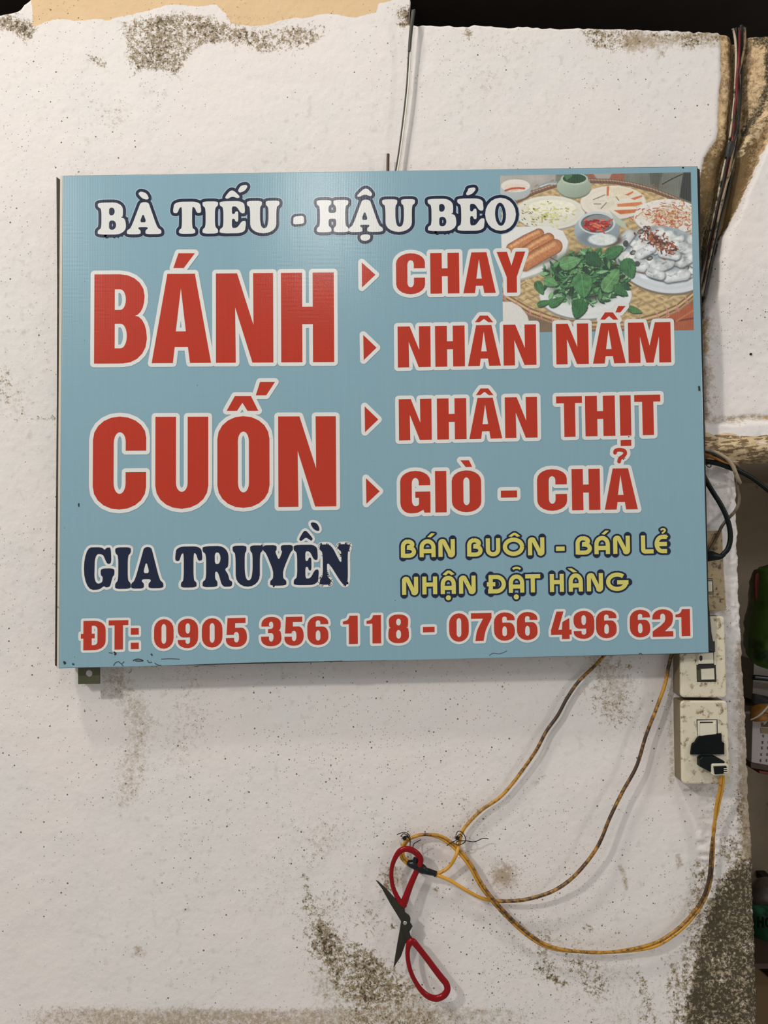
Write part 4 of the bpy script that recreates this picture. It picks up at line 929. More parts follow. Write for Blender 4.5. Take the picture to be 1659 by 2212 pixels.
# cracks and nicks in the vinyl along the edges
def scratch(pts, r, h=0.00045):
    mb = MB(); v, f = tube_geo(*path([(a, b, HS+h, r) for a, b in pts], 4), 6, squash=.35); mb.add(v, f); fixn(mb.build('vinyl_crack', DARKM, sign))
for pts, r in (([(245, 1438), (249, 1432), (256, 1429), (262, 1434), (268, 1429)], .55), ([(262, 1434), (266, 1439)], .5), ([(287, 1427), (294, 1424), (302, 1424), (309, 1427), (303, 1428), (292, 1427.5)], .9), ([(318, 1426), (322, 1431), (328, 1430)], .6),
               ([(334, 1432), (340, 1436), (348, 1437)], .6), ([(348, 1424), (360, 1423), (372, 1423), (388, 1424)], .5), ([(246, 1408), (250, 1412), (247, 1414)], 1.6), ([(235, 1410), (243, 1411)], .6), ([(1430, 398), (1448, 388), (1462, 381), (1474, 376)], .6),
               ([(1474, 362), (1477, 361.5)], 1.6), ([(137, 1429), (141, 1432), (138, 1434)], 1.7), ([(156, 1434), (160, 1435)], 1.5), ([(170, 1087), (170, 1094)], 1.3), ([(326, 1412), (329, 1416)], 1.2), ([(283, 1444), (283, 1450), (278, 1454)], .6),
               ([(1057, 1416), (1065, 1411), (1080, 1412), (1095, 1406)], .4), ([(420, 1440), (440, 1438), (466, 1439)], .5), ([(700, 1429), (740, 1428)], .7), ([(1380, 1413), (1384, 1411), (1388, 1415)], .6), ([(1510, 834), (1511, 844)], 2.0)):
    scratch(pts, r)

# ================================================================== CORDS
def cordmat(name, c1, c2, grime, thr=0.5, rough=0.45, sc=140):
    m, nt, b = mat(name); co = N(nt, 'ShaderNodeTexCoord').outputs['Object']
    c = mixc(nt, noise(nt, co, 40, 4), c1, c2)
    g_ = attr(nt, 'grime')
    c = mixc(nt, mth(nt, 'MULTIPLY', g_, 1.3, clamp=True), c, (0.17, 0.070, 0.012))
    f = mth(nt, 'MULTIPLY', mth(nt, 'SUBTRACT', mth(nt, 'ADD', noise(nt, co, sc, 5, 0.7), mth(nt, 'MULTIPLY', g_, 0.75)), thr+.19), 5.0, clamp=True)
    lk(nt, mixc(nt, f, c, grime), b.inputs['Base Color']); b.inputs['Roughness'].default_value = rough
    bump(nt, b, noise(nt, co, 300, 3), .2, .0004); return m
YEL = cordmat('yellow_cord_plastic', (0.66, 0.34, 0.022), (0.50, 0.23, 0.015), (0.040, 0.018, 0.006))
BLK = plain('black_rubber', (0.004, 0.007, 0.006), 0.40, spec=0.14, dirt=200, dcol=(0.06, 0.05, 0.04), dthr=0.68)
WIRE = plain('blackened_wire', (0.012, 0.013, 0.010), 0.5, 0.2, spec=.2)

def grimed(mb, pts, grime, n=8, sides=10, squash=1.0):
    C_, R_ = path(pts, n); v, f = tube_geo(C_, R_, sides, squash=squash)
    t = np.linspace(0, len(grime)-1, len(C_)); g = np.interp(t, range(len(grime)), grime)
    mb.add(v, f, np.repeat(g, sides).tolist())
lamp = thing('extension_cable', 'yellow twin cord looping from black plug to taped joint below the sign', 'cord', tuple(px(1250, 2058, .01)))
# twin flex: two strands twisting round each other
tw = [(1560, 1673, .036), (1558, 1700, .032), (1549, 1745, .024), (1542, 1790, .018), (1539, 1830, .015), (1533, 1900, .013), (1518, 1945, .012), (1490, 1985, .011), (1455, 2017, .011), (1410, 2042, .012), (1340, 2055, .013), (1275, 2057, .014), (1200, 2049, .015), (1150, 2026, .016), (1095, 1978, .016), (1045, 1920, .016), (1015, 1868, .016), (985, 1832, .015), (955, 1810, .013), (925, 1803, .011), (898, 1806, .010), (878, 1818, .010), (869, 1835, .010), (870, 1852, .012), (884, 1866, .014)]
P3 = catmull(np.array(tw, float), 10); th = [0.25, .2, .3, 1.57, .4, .3, .2, .0, -.2, -.3, .9, 1.3, .6, .1, .3, .2, .0, .1, .3, 1.1, 1.5, .9, .5, .3, .3]
thi = np.interp(np.linspace(0, len(tw)-1, len(P3)), range(len(tw)), th)
Cw = px(P3[:, 0], P3[:, 1], P3[:, 2]); T = np.gradient(Cw, axis=0); T /= np.linalg.norm(T, axis=1)[:, None]
Sd = np.cross(T, (0, 1, 0)); Sd /= np.linalg.norm(Sd, axis=1)[:, None]; Up = np.cross(Sd, T)
gr = np.interp(np.linspace(0, 1, len(P3)), [0, .12, .2, .3, .4, .5, .6, .66, .7, .8, .9, 1], [.0, .12, .45, .24, .18, .20, .36, .16, .12, .26, .06, .04])
for sg in (1, -1):
    off = (np.cos(thi)[:, None]*Sd + np.sin(thi)[:, None]*Up)*sg*2.9*PXM
    v, f = tube_geo(Cw+off, 3.15*PXM, 10); mb = MB(); mb.add(v, f, np.repeat(gr + (.12 if sg < 0 else 0), 10).tolist())
    fixn(mb.build('strand', YEL, lamp, True, 'grime'))
web = MB(); v, f = tube_geo(Cw, 1.6*PXM, 6); web.add(v, f, np.full(len(v), .9).tolist()); fixn(web.build('web', YEL, lamp, True, 'grime'))
def cord(name, label, pts, grime, m=YEL, cat='cord', group=None):
    base = px(pts[0][0], pts[0][1], pts[0][2]); t = MB(); grimed(t, pts, grime)
    o = fixn(t.build(name, m, None, True, 'grime')); 
    for v_ in o.data.vertices: v_.co -= Vector(base)
    o.location = base; return own(o, label, cat, group)
def lab(name, pts, r): return [(a, b, h, r) for a, b, h in pts]
cord('branch_cord', 'brown cord running up to right corner of the sign beside the socket boxes',
     lab('', [(938, 1888, .018), (970, 1901, .017), (1005, 1922, .0165), (1040, 1940, .011), (1072, 1946, .012), (1110, 1946, .015), (1150, 1940, .018), (1200, 1922, .020), (1245, 1888, .022), (1290, 1830, .022), (1318, 1765, .020), (1345, 1710, .018), (1375, 1655, .017), (1395, 1590, .016), (1418, 1530, .015), (1436, 1480, .013), (1444, 1440, .012), (1455, 1398, .012)], 3.7),
     [0, 0, .05, .15, .35, .4, .42, .45, .45, .4, .5, .42, .6, .5, .35, .1, .45, .4])
cord('branch_cord', 'brown cord from wire tie slanting up to the bottom edge of the sign',
     lab('', [(938, 1887, .018), (955, 1883, .016), (972, 1870, .0155), (985, 1848, .020), (992, 1822, .013), (997, 1800, .010), (1010, 1780, .009), (1040, 1750, .009), (1078, 1724, .009), (1105, 1695, .009), (1135, 1655, .009), (1160, 1618, .009), (1180, 1580, .008), (1205, 1545, .008), (1225, 1508, .008), (1250, 1472, .008), (1285, 1438, .009), (1312, 1408, .012)], 3.7),
     [.1, .15, .12, .12, .1, .1, .25, .35, .25, .3, .35, .4, .5, .6, .6, .4, .35, .3])
# taped joint
o = MB(); v, f = tube_geo(*path([(880, 1862, .015, 4.5), (886, 1865, .016, 7.5), (896, 1868, .017, 9.5), (906, 1873, .017, 10), (914, 1878, .018, 9.5), (920, 1881, .018, 7), (930, 1884, .018, 6.4), (938, 1886, .018, 5.6), (941, 1888, .018, 6.4), (943, 1888.5, .018, 4)], 4), 12); o.add(v, f)
v, f = tube_geo(*path([(894, 1868, .018, 5.5), (897, 1858, .019, 5.5), (899, 1853, .019, 5.2)], 3), 8); o.add(v, f)
o = fixn(o.build('cord_joint', plain('black_tape', (0.005, 0.007, 0.007), 0.3, spec=.3, bstr=.4, var=.3), None, True)); own(o, 'black taped cord joint behind the upper scissors handle', 'connector')
# the two wire ties with their nails
def wiretie(label, base, nails, wires):
    t = thing('wire_tie', label, 'wire tie', tuple(px(*base)))
    for a in wires:
        m_ = MB(); v, f = tube_geo(*path([(q[0], q[1], q[2], .95) for q in a], 5), 6); m_.add(v, f); fixn(m_.build('wire', WIRE, t, True))
    m_ = MB(); v, f = tube_geo([px(nails[0], nails[1], -.004), px(nails[0], nails[1], .017)], 2.2*PXM, 8); m_.add(v, f)
    c_ = px(nails[0], nails[1], .0175); v, f = tube_geo([c_, c_+np.array((0, -.0016, 0))], 4.2*PXM, 10); m_.add(v, f); fixn(m_.build('nail', WIRE, t))
wiretie('black wire tie on a nail holding the cord loop above the scissors', (874, 1808, .0), (874, 1810), [
    [(857.5, 1803, .004), (865, 1800, .010), (873, 1798, .018), (881, 1801, .020), (885, 1807, .019), (886, 1818, .018), (885.5, 1833, .020)],
    [(866, 1806, .012), (872, 1801, .019), (880, 1805, .021), (884, 1813, .019)], [(868, 1812, .012), (875, 1806, .02), (883, 1810, .02)],
    [(892, 1840, .012), (892, 1829, .016), (894, 1823, .018), (900, 1819, .018), (909, 1814, .019)]])
wiretie('black wire tie with a long loose end pinning the slanting brown cord', (990, 1808, 0), (988, 1810), [
    [(965, 1827, .018), (972, 1822, .018), (982, 1817, .014), (990, 1812, .019), (994, 1805, .018)],
    [(986, 1802, .010), (988, 1797, .015), (993, 1795.5, .018), (999, 1799, .019), (1004, 1806, .018), (1006, 1814, .018), (1003, 1820, .018), (996, 1824, .019), (988, 1825, .018), (985, 1821, .018), (989, 1817, .019), (997, 1816.5, .020), (1008, 1816.5, .018), (1022, 1818.5, .014), (1031, 1816.5, .012), (1040, 1812, .012), (1048, 1811, .012), (1055, 1812, .012)],
    [(986, 1810, .012), (990, 1804, .017), (995, 1803, .019), (999, 1808, .017)]])

# ================================================================== SCISSORS
def Z(x, y): return (780+x/4.685, 1740+y/4.685)
sc = thing('scissors', 'open pair of iron scissors with red plastic handles hanging on the cord', 'scissors', tuple(px(*Z(445, 1190), .018)))
IRON = plain('dull_blackened_iron', (0.030, 0.029, 0.021), 0.45, 0.3, var=.25, scale=120, dirt=160, dcol=(0.05, 0.03, 0.015), dthr=.66, spec=.2)
REDP = plain('red_handle_plastic', (0.205, 0.0015, 0.004), 0.22, spec=.22, var=.1, scale=40, bstr=.05)
def blade(pts, y0, y1, name='blade'):
    m_ = MB(); L_ = xz([Z(*p_) for p_ in pts], -y1); plate(m_, [L_], y0, y1, 0.0006); return fixn(m_.build(name, IRON, sc))
blade([(385, 975), (470, 985), (441, 1030), (446, 1090), (492, 1150), (492, 1210), (488, 1290), (452, 1395), (405, 1528), (365, 1590), (328, 1643), (343, 1540), (363, 1420), (388, 1280), (404, 1180), (382, 1090), (372, 1020)], -.0158, -.0178)
blade([(148, 757), (182, 778), (215, 808), (260, 850), (300, 895), (345, 945), (385, 990), (425, 1018), (440, 1050), (447, 1085), (468, 1102), (490, 1118), (501, 1150), (497, 1185), (522, 1225), (505, 1255), (490, 1280), (500, 1320), (532, 1362), (532, 1400), (470, 1400), (455, 1362), (430, 1260), (402, 1172), (350, 1085), (300, 1005), (250, 915), (215, 850)], -.0182, -.0202)
m_ = MB(); c_ = px(*Z(445, 1188), .0203); v, f = tube_geo([c_, c_+np.array((0, -.0007, 0)), c_+np.array((0, -.0012, 0))], [4.4*PXM, 4.2*PXM, 2.6*PXM], 16); m_.add(v, f)
fixn(m_.build('rivet', plain('worn_steel_rivet', (.45, .42, .36), .3, .9), sc, True))
def handle(pts, hh):
    q = [(Z(a, b)[0], Z(a, b)[1], h, r) for a, b, h, r in pts]
    C_, R_ = path(q, 7, True); m_ = MB(); v, f = tube_geo(C_, R_, 14, closed=True, squash=.8); m_.add(v, f); return fixn(m_.build('handle', REDP, sc, True))
h_ = .0185
handle([(432, 985, h_, 7.5), (400, 975, h_, 5.5), (365, 925, h_, 5.0), (335, 860, h_, 4.6), (313, 780, h_, 4.5), (306, 700, h_, 4.5), (314, 615, h_, 4.6), (345, 530, h_+.002, 5.2), (390, 465, h_+.004, 6.0), (450, 440, h_+.005, 6.2), (515, 452, h_+.005, 6.3), (570, 492, h_+.004, 6.4), (603, 545, h_+.003, 6.2), (590, 605, h_+.002, 6.0), (562, 665, h_, 6.0), (530, 735, h_, 6.2), (500, 805, h_, 6.6), (472, 880, h_, 7.0), (450, 940, h_, 7.5)], h_)
h_ = .0205
handle([(497, 1385, h_, 7.5), (478, 1430, h_, 5.6), (470, 1500, h_, 4.8), (478, 1585, h_, 4.7), (502, 1680, h_, 4.7), (545, 1775, h_, 4.8), (605, 1865, h_, 5.4), (680, 1930, h_, 6.2), (760, 1952, h_, 6.6), (832, 1925, h_, 6.8), (872, 1870, h_, 6.8), (862, 1805, h_, 6.8), (815, 1745, h_, 6.8), (755, 1668, h_, 6.6), (690, 1580, h_, 6.4), (625, 1495, h_, 6.2), (565, 1420, h_, 6.4), (525, 1378, h_, 7)], h_)
for a, b in (((432, 985), (412, 1010)), ((500, 1390), (497, 1362))):
    m_ = MB(); p0, p1 = Z(*a), Z(*b); v, f = tube_geo(*path([(p0[0], p0[1], .0185, 9.5), ((p0[0]+p1[0])/2, (p0[1]+p1[1])/2, .0185, 9.8), (p1[0], p1[1], .0185, 8.8)], 3), 14, squash=.62); m_.add(v, f); fixn(m_.build('handle_collar', REDP, sc, True))

# ================================================================== CABLE ABOVE THE SIGN
def metalcord(name, c, rough=.3): return plain(name, c, rough, 0.0, var=.2, scale=80, dirt=70, dcol=(0.05, .045, .035), dthr=.6)
WHT = plain('aged_white_cable', (0.66, 0.62, 0.52), .35, var=.1, dirt=40, dcol=(.22, .2, .16), dthr=.66)
CW = plain('two_tone_cable_dark', (0.035, 0.032, 0.026), .4, dirt=60, dcol=(.2, .18, .15), dthr=.62)
t = thing('overhead_cable', 'thin two-strand cable hanging from the dark gap down behind sign top', 'cable', tuple(px(886, 60, .012)))
main = [(893, 22, .010), (890, 45, .014), (886.5, 90, .013), (884, 130, .012), (881, 180, .011), (876, 230, .010), (870, 280, .009), (864, 325, .009), (857, 368, .010), (852, 392, .012)]
for dx, r, m_2, nm in ((-2.0, 1.9, CW, 'dark_strand'), (1.6, 2.3, WHT, 'pale_strand')):
    m_ = MB(); v, f = tube_geo(*path([(a+dx, b, h, r) for a, b, h in main], 7), 8); m_.add(v, f); fixn(m_.build(nm, m_2, t, True))
m_ = MB(); v, f = tube_geo(*path([(894, 24, .010, 4), (891, 42, .0155, 4), (887, 74, .0145, 3.8), (885, 100, .0135, 3.6), (884, 112, .013, 3.2)], 5), 8); m_.add(v, f); fixn(m_.build('sleeve', plain('dusty_black_sleeve', (.04, .038, .028), .6), t, True))

# ================================================================== CABLE BUNDLE IN THE GROOVE
def bundle(name, label, pts, r, c, rough=.35, dirt=60, dthr=.53, dcol=(.02, .018, .014), cat='cable'):
    m_ = MB(); v, f = tube_geo(*path([(a, b, h, r) for a, b, h in pts], 7), 9); m_.add(v, f)
    base = px(pts[0][0], pts[0][1], pts[0][2]); o = fixn(m_.build(name, plain(name+'_plastic', c, rough, dirt=dirt, dcol=dcol, dthr=dthr-.03, spec=.25), None, True))
    for q in o.data.vertices: q.co -= Vector(base)
    o.location = base; return own(o, label, cat)
bundle('white_cable', 'pale cream cable at left side of the bundle in the wall groove', [(1583, 62, .006), (1588, 85, .004), (1590, 120, .002), (1589, 170, .002), (1586, 220, .002), (1581, 265, .001), (1576, 300, .0), (1570, 335, -.002), (1562, 370, .0), (1550, 430, .0), (1536, 500, .002), (1524, 560, .003), (1511, 630, .004)], 2.6, (.46, .38, .27), dthr=.54)
bundle('red_cable', 'dark red cable running down the middle of the bundle', [(1597, 60, .004), (1597, 100, .002), (1595, 140, .004), (1592, 170, .008), (1591, 205, .008), (1587, 240, .004), (1584, 290, .003), (1580, 315, .004), (1574, 350, .002), (1567, 380, .0), (1558, 420, -.002), (1545, 480, -.002), (1530, 545, -.002), (1514, 610, -.002)], 3.0, (.13, .007, .010), dthr=.53)
bundle('brown_cable', 'tan brown cable at the right side of the bundle in the groove', [(1609, 60, .004), (1609, 95, .003), (1603, 130, .002), (1594, 170, .0), (1593, 240, .0), (1590, 290, .001), (1583, 330, .004), (1572, 385, .004), (1562, 430, .006), (1551, 475, .007), (1540, 525, .007), (1530, 570, .006), (1516, 640, .005)], 2.6, (.20, .135, .07), dthr=.53)
bundle('black_cable', 'thick black cable behind the red one in the bundle', [(1601, 55, -.002), (1602, 100, -.004), (1601, 150, -.004), (1598, 220, -.004), (1593, 280, -.003), (1589, 320, -.001), (1583, 345, .0), (1578, 380, -.002), (1570, 420, -.002), (1556, 470, .001), (1543, 530, .001), (1532, 580, .001), (1519, 645, .002)], 4.2, (.012, .014, .013), dirt=40, dthr=.7)
bundle('black_cable', 'thin black cable crossing the bundle near the tape knot', [(1590, 60, .001), (1594, 110, .0), (1594, 160, .004), (1598, 200, .006), (1596, 250, .006), (1590, 290, .004), (1577, 325, .006), (1568, 360, .005), (1562, 395, .004), (1552, 440, .005), (1541, 490, .006), (1526, 548, .006), (1509, 612, .006)], 2.5, (.014, .014, .012), dirt=50, dthr=.64)
bundle('grey_cable', 'dusty grey-brown cable lowest in the bundle along the sign edge', [(1606, 58, -.002), (1607, 100, -.002), (1600, 140, -.003), (1596, 260, -.002), (1586, 340, .001), (1566, 410, .006), (1556, 450, .009), (1546, 500, .010), (1536, 545, .009), (1522, 605, .008), (1510, 650, .006)], 2.3, (.24, .185, .115), dthr=.50)
m_ = MB(); v, f = tube_geo(*path([(1580, 308, .004, 6), (1577, 318, .004, 8.5), (1574, 330, .003, 8), (1571, 342, .002, 6)], 4), 10, squash=.9); m_.add(v, f)
o = fixn(m_.build('cable_tape', plain('knot_tape', (.009, .009, .007), .6, var=.4, bstr=.6), None, True)); own(o, 'black tape knot around the cable bundle', 'tape')

# ================================================================== SOCKET BOXES
PLA = plain('yellowed_plastic', (0.600, 0.540, 0.405), 0.33, var=.06, scale=20, dirt=95, dcol=(0.20, 0.135, 0.060), dthr=.535)
PLAD = plain('grimy_brown_plastic', (0.40, 0.30, 0.165), 0.45, var=.2, scale=45, dirt=110, dcol=(0.06, 0.04, 0.018), dthr=.52)
PLAC = plain('cleaner_cream_plastic', (0.60, 0.56, 0.44), 0.35, var=.04, scale=30, dirt=120, dcol=(0.2, 0.15, 0.08), dthr=.70)
SIDE = plain('shaded_box_side', (0.165, 0.125, 0.072), 0.5, var=.25, scale=30, dirt=40, dcol=(0.13, 0.09, 0.05), dthr=.56)  # box sides get a darker colour in place of shade
GAP = plain('near_black_gap', (0.014, 0.012, 0.009), 0.7)  # near-black colour for the recess and gap plates, and the clip
def switchbox(name, label, q, hf, parts):
    """q: front plate corners in the photo (tl, tr, br, bl)"""
    W4 = [px(a, b, hf) for a, b in q]; L4 = [(p_[0], p_[2]) for p_ in W4]
    ctr = np.mean(W4, 0); t = thing(name, label, 'electrical box', (ctr[0], 0.0, ctr[2]))
    r = .0055
    def rounded(L_, r_): 
        out = []
        for i, p_ in enumerate(L_):
            a = np.array(L_[i-1]); b = np.array(p_); c = np.array(L_[(i+1) % 4]); la, lc = np.linalg.norm(a-b), np.linalg.norm(c-b)
            out.append((b[0], b[1], r_/la, r_/lc))
        return bez_fillet(out, 0, 5)
    m_ = MB(); plate(m_, [rounded(inset(L4, .0012), .002)], .004, -hf+.004, .0004); fixn(m_.build('back_box', SIDE, t))
    m_ = MB(); plate(m_, [rounded(L4, r)], -hf+.0042, -hf, .0028); fixn(m_.build('cover_plate', PLA, t, False))
    for nm, loop, h0, h1, mt, bv in parts:
        m_ = MB(); plate(m_, [xz(loop, h1)] if not isinstance(loop[0], list) else [xz(l, h1) for l in loop], -h0, -h1, bv); fixn(m_.build(nm, mt, t))
    return t
def R4(x0, y0, x1, y1): return [(x0, y0), (x1, y0), (x1, y1), (x0, y1)]
hf = .029
sb = switchbox('socket_box', 'yellowed surface socket box with black tape patch and plug in it', [(1471, 1514), (1572, 1514), (1579, 1695), (1474, 1694)], hf, [
    ('recess', [(1504.5, 1554), (1550, 1554), (1550.5, 1592), (1506.5, 1592)], hf-.0005, hf+.0002, GAP, 0),
    ('module_frame', [(1507, 1557), (1548, 1556), (1549.5, 1596), (1508, 1596)], hf-.001, hf+.0011, PLAC, .0004),
    ('module_gap', [(1512, 1559), (1540, 1559), (1540, 1563), (1512, 1563)], hf+.0005, hf+.0013, GAP, 0),
    ('rocker', [(1514, 1563), (1546, 1562.5), (1547, 1590), (1514, 1590)], hf+.0005, hf+.0030, PLAC, .0007),
    ('tape_patch', [(1511, 1591), (1528, 1588), (1559, 1585), (1559.5, 1602), (1565, 1605), (1565, 1630), (1528, 1629.5), (1493, 1630.5), (1495, 1613), (1497, 1607), (1502, 1604), (1506, 1597)], hf-.0005, hf+.0042, plain('black_tape_patch', (.003, .005, .005), .5, bstr=.5, var=.3, spec=.12), .0008),
    ('socket_shroud', [(1506, 1640), (1512, 1633), (1540, 1632), (1560, 1640), (1566, 1652), (1566, 1668), (1535, 1668), (1515, 1660), (1507, 1655)], hf-.0005, hf+.0012, PLAC, .0005)])
sb2 = switchbox('switch_box', 'yellowed surface switch box directly above the plugged socket box', [(1470, 1331), (1566, 1331), (1571, 1508), (1471, 1507)], hf, [
    ('recess', [(1503, 1385), (1544, 1385), (1547.5, 1473), (1505.5, 1473)], hf-.0005, hf+.0002, GAP, 0),
    ('rocker', [(1508.5, 1411), (1541, 1410), (1542, 1433.5), (1509, 1434.5)], hf, hf+.0028, PLAC, .0007),
    ('module_mark', [(1511, 1418), (1514, 1415.5), (1517.5, 1418), (1517.5, 1425), (1514, 1428.5), (1511, 1425)], hf+.002, hf+.0030, GAP, 0),
    ('module_frame', [(1504.5, 1410), (1507.5, 1410), (1508, 1436), (1505, 1436)], hf-.001, hf+.0012, PLAC, .0003),
    ('module_frame', [(1542.5, 1408), (1546, 1409), (1546.5, 1436), (1543, 1436)], hf-.001, hf+.0014, PLAC, .0003),
    ('rocker', [(1515, 1445.5), (1543, 1444), (1544, 1468), (1516, 1468.5)], hf, hf+.0026, PLAC, .0007),
    ('module_frame', [(1506, 1448), (1514, 1446), (1515, 1470), (1507, 1471)], hf-.001, hf+.0006, OLIVE, .0003)])
# upper flat panel
hp = .010
pn = thing('flat_switch_cover', 'brown-stained flat switch panel half hidden behind the sign', 'electrical box', tuple(px(1530, 1230, 0)))
m_ = MB(); plate(m_, [xz([(1478, 1148), (1560, 1146), (1563.5, 1230), (1569, 1318.5), (1478, 1320)], hp)], .004, -hp, .0008); fixn(m_.build('cover_plate', PLAD, pn))
for nm, l, h0, h1, mt in (('recess', [(1505, 1249), (1540, 1249.5), (1541.5, 1284), (1505, 1284)], hp-.001, hp+.0004, GAP), ('module_frame', [(1505, 1251), (1540, 1251), (1541, 1282), (1505, 1282)], hp, hp+.0008, PLAD),
                          ('recess', [(1505, 1253.5), (1540, 1253.5), (1541, 1280), (1505, 1280)], hp+.0004, hp+.0012, GAP), ('rocker', [(1505, 1255.5), (1538.5, 1255.5), (1539, 1278), (1505, 1278)], hp+.0008, hp+.0022, PLAC)):
    m_ = MB(); plate(m_, [xz(l, h1)], -h0, -h1, .0003); fixn(m_.build(nm, mt, pn))
# plug
pl = thing('power_plug', 'black power plug with pale rim in the lower socket', 'plug', tuple(px(1540, 1650, hf)))
m_ = MB(); plate(m_, [xz([(1512, 1640), (1518, 1635), (1546, 1634.5), (1566, 1645), (1567, 1662), (1540, 1671), (1534, 1668), (1512, 1656)], .040)], -hf-.0012, -.040, .0015); fixn(m_.build('plug_body', BLK, pl))
m_ = MB(); plate(m_, [xz([(1538, 1653), (1541, 1650.5), (1570, 1650), (1573, 1653), (1573, 1672), (1569, 1675), (1542, 1675.5), (1538, 1672)], .043)], -.0385, -.043, .0006); fixn(m_.build('rim', PLAC, pl))
m_ = MB(); plate(m_, [xz([(1543, 1656.5), (1570, 1655.5), (1571, 1668), (1562, 1672), (1545, 1673)], .046)], -.0425, -.046, .001); fixn(m_.build('cap', BLK, pl))
for yy in (1660, 1664, 1668):
    m_ = MB(); plate(m_, [xz(R4(1564, yy, 1572, yy+1.6), .047)], -.0455, -.047, 0); fixn(m_.build('rib', PLAC, pl))
# dark strip standing in for the sign's shadow beside its corner
m_ = MB(); plate(m_, [xz([(1528, 1330), (1533, 1332), (1537, 1365), (1544, 1404), (1544, 1407), (1528, 1405)], .036)], -.0335, -.036, .0005)
o = fixn(m_.build('shadow_strip', plain('shadow_strip_dark', (.018, .022, .017), .5), None)); own(o, 'dark strip standing in for shadow between the sign corner and the switch box', 'tape')

# black cables at the right of the sign
def tubething(name, label, pts, m2, cat='cable', sides=10):
    return own_tube(name, label, pts, m2, cat, sides)
def own_tube(name, label, pts, m2, cat, sides=10):
    m_ = MB(); v, f = tube_geo(*path(pts, 8), sides); m_.add(v, f); base = px(pts[0][0], pts[0][1], pts[0][2]); o = fixn(m_.build(name, m2, None, True))
    for q in o.data.vertices: q.co -= Vector(base)
    o.location = base; return own(o, label, cat)
own_tube('black_cable', 'thick black cable running right from the sign under the peeling beam', [(1505, 992, .014, 5.2), (1527, 997, .015, 5.4), (1552, 1001, .017, 6), (1578, 1010, .017, 6.4), (1600, 1019, .016, 5.2), (1625, 1033, .012, 5), (1648, 1050, .008, 5), (1670, 1068, .004, 5), (1720, 1110, -.01, 5), (1850, 1215, -.08, 5), (2050, 1330, -.25, 5), (2200, 1400, -.62, 5)], BLK, 'cable')
t = thing('plugged_cable', 'black cord curving down from behind the sign to a bulging plug', 'cord', tuple(px(1578, 1150, .02)))
m_ = MB(); v, f = tube_geo(*path([(1512, 1010, .018, 5), (1524, 1036, .02, 5.2), (1538, 1060, .022, 5.2), (1555, 1087, .023, 5.2), (1568, 1113, .023, 5.2), (1576, 1140, .023, 5.2), (1577.5, 1165, .023, 5.3), (1572, 1186, .023, 5.3), (1560, 1199, .023, 5)], 8), 12); m_.add(v, f); fixn(m_.build('lead', BLK, t, True))
m_ = MB(); v, f = tube_geo(*path([(1564, 1197, .023, 5), (1556, 1202, .023, 6), (1546, 1202, .023, 8.5), (1537, 1201, .023, 10.5), (1528, 1202, .022, 10.5), (1518, 1203, .02, 8)], 5), 14); m_.add(v, f); fixn(m_.build('plug_body', BLK, t, True))
BRN = plain('brown_cord', (.085, .050, .020), .5, dirt=60, dcol=(.02, .016, .01), dthr=.5)
own_tube('brown_wire', 'thin brown cord looping around the wall edge and under black cord', [(1590, 1030, .004, 3), (1593, 1055, .006, 3.2), (1597, 1075, .008, 3.6), (1594, 1093, .01, 3.6), (1584, 1109, .013, 3.4), (1571, 1122, .015, 3.4), (1560, 1136, .014, 3.3), (1550, 1156, .014, 3.2), (1540, 1175, .014, 3.2), (1531, 1190, .014, 3.2), (1522, 1204, .014, 3)], BRN, 'cord')
own_tube('tan_wire', 'thin tan cord beside the brown cord on the stained panel', [(1546, 1158, .0125, 1.8), (1538, 1172, .0125, 2), (1531, 1183, .0125, 2), (1522, 1197, .0125, 2)], plain('tan_cord_plastic', (.34, .20, .08), .5), 'cord', 8)
AMB = plain('amber_flat_cable', (.40, .15, .022), .4, dirt=50, dcol=(.07, .045, .02), dthr=.5)
DUST = plain('dusty_tan_cable', (.30, .23, .15), .6, dirt=70, dcol=(.07, .05, .03), dthr=.56)
own_tube('dusty_cable', 'dusty tan cable arching from the sign and hooking over the wall edge', [(1505, 966, .02, 3), (1525, 971, .022, 3.4), (1545, 976, .024, 3.4), (1562, 985, .026, 3.6), (1575, 995, .026, 4), (1584, 1009, .025, 4.2), (1590, 1024, .023, 4.2), (1595, 1036, .019, 4), (1598, 1041, .012, 3.8), (1598, 1043, .002, 3.6), (1594, 1040, -.01, 3.6)], DUST, 'cable')
own_tube('amber_cable', 'amber orange cable under the dusty one below the beam', [(1505, 974, .013, 4), (1530, 982, .0165, 4.6), (1548, 989, .018, 5.2), (1562, 995, .019, 5.6), (1574, 1001, .018, 5), (1584, 1007, .015, 4), (1590, 1012, .01, 3.6)], AMB, 'cable')
own_tube('dark_cable', 'dark brown cable on top of the amber one next to the sign', [(1505, 970, .016, 3), (1528, 975, .021, 3), (1545, 981, .023, 3), (1556, 988, .024, 2.6), (1568, 996, .023, 2.4)], plain('dark_cable_plastic', (.03, .02, .012), .5), 'cable')
own_tube('cable_end', 'short brown cable end curling behind the dusty cable at wall corner', [(1580, 1000, .012, 3.4), (1589, 1003, .014, 3.8), (1594, 1008, .012, 3.6), (1592, 1014, .008, 3.4)], plain('cable_end_plastic', (.12, .07, .035), .6), 'cable')
t = thing('wire_tie', 'curled black wire end beside sign under the thick black cable', 'wire tie', tuple(px(1530, 1000, 0)))
m_ = MB(); v, f = tube_geo(*path([(1512, 998, .02, 1.3), (1526, 1003, .02, 1.2), (1533, 1001.5, .019, 1), (1536, 1006, .018, 1), (1533, 1009.5, .017, 1), (1528, 1007, .016, 1), (1526, 1004, .016, 1), (1530, 1002, .019, 1), (1538, 996, .022, 1.2)], 6), 6); m_.add(v, f); fixn(m_.build('wire', WIRE, t, True))

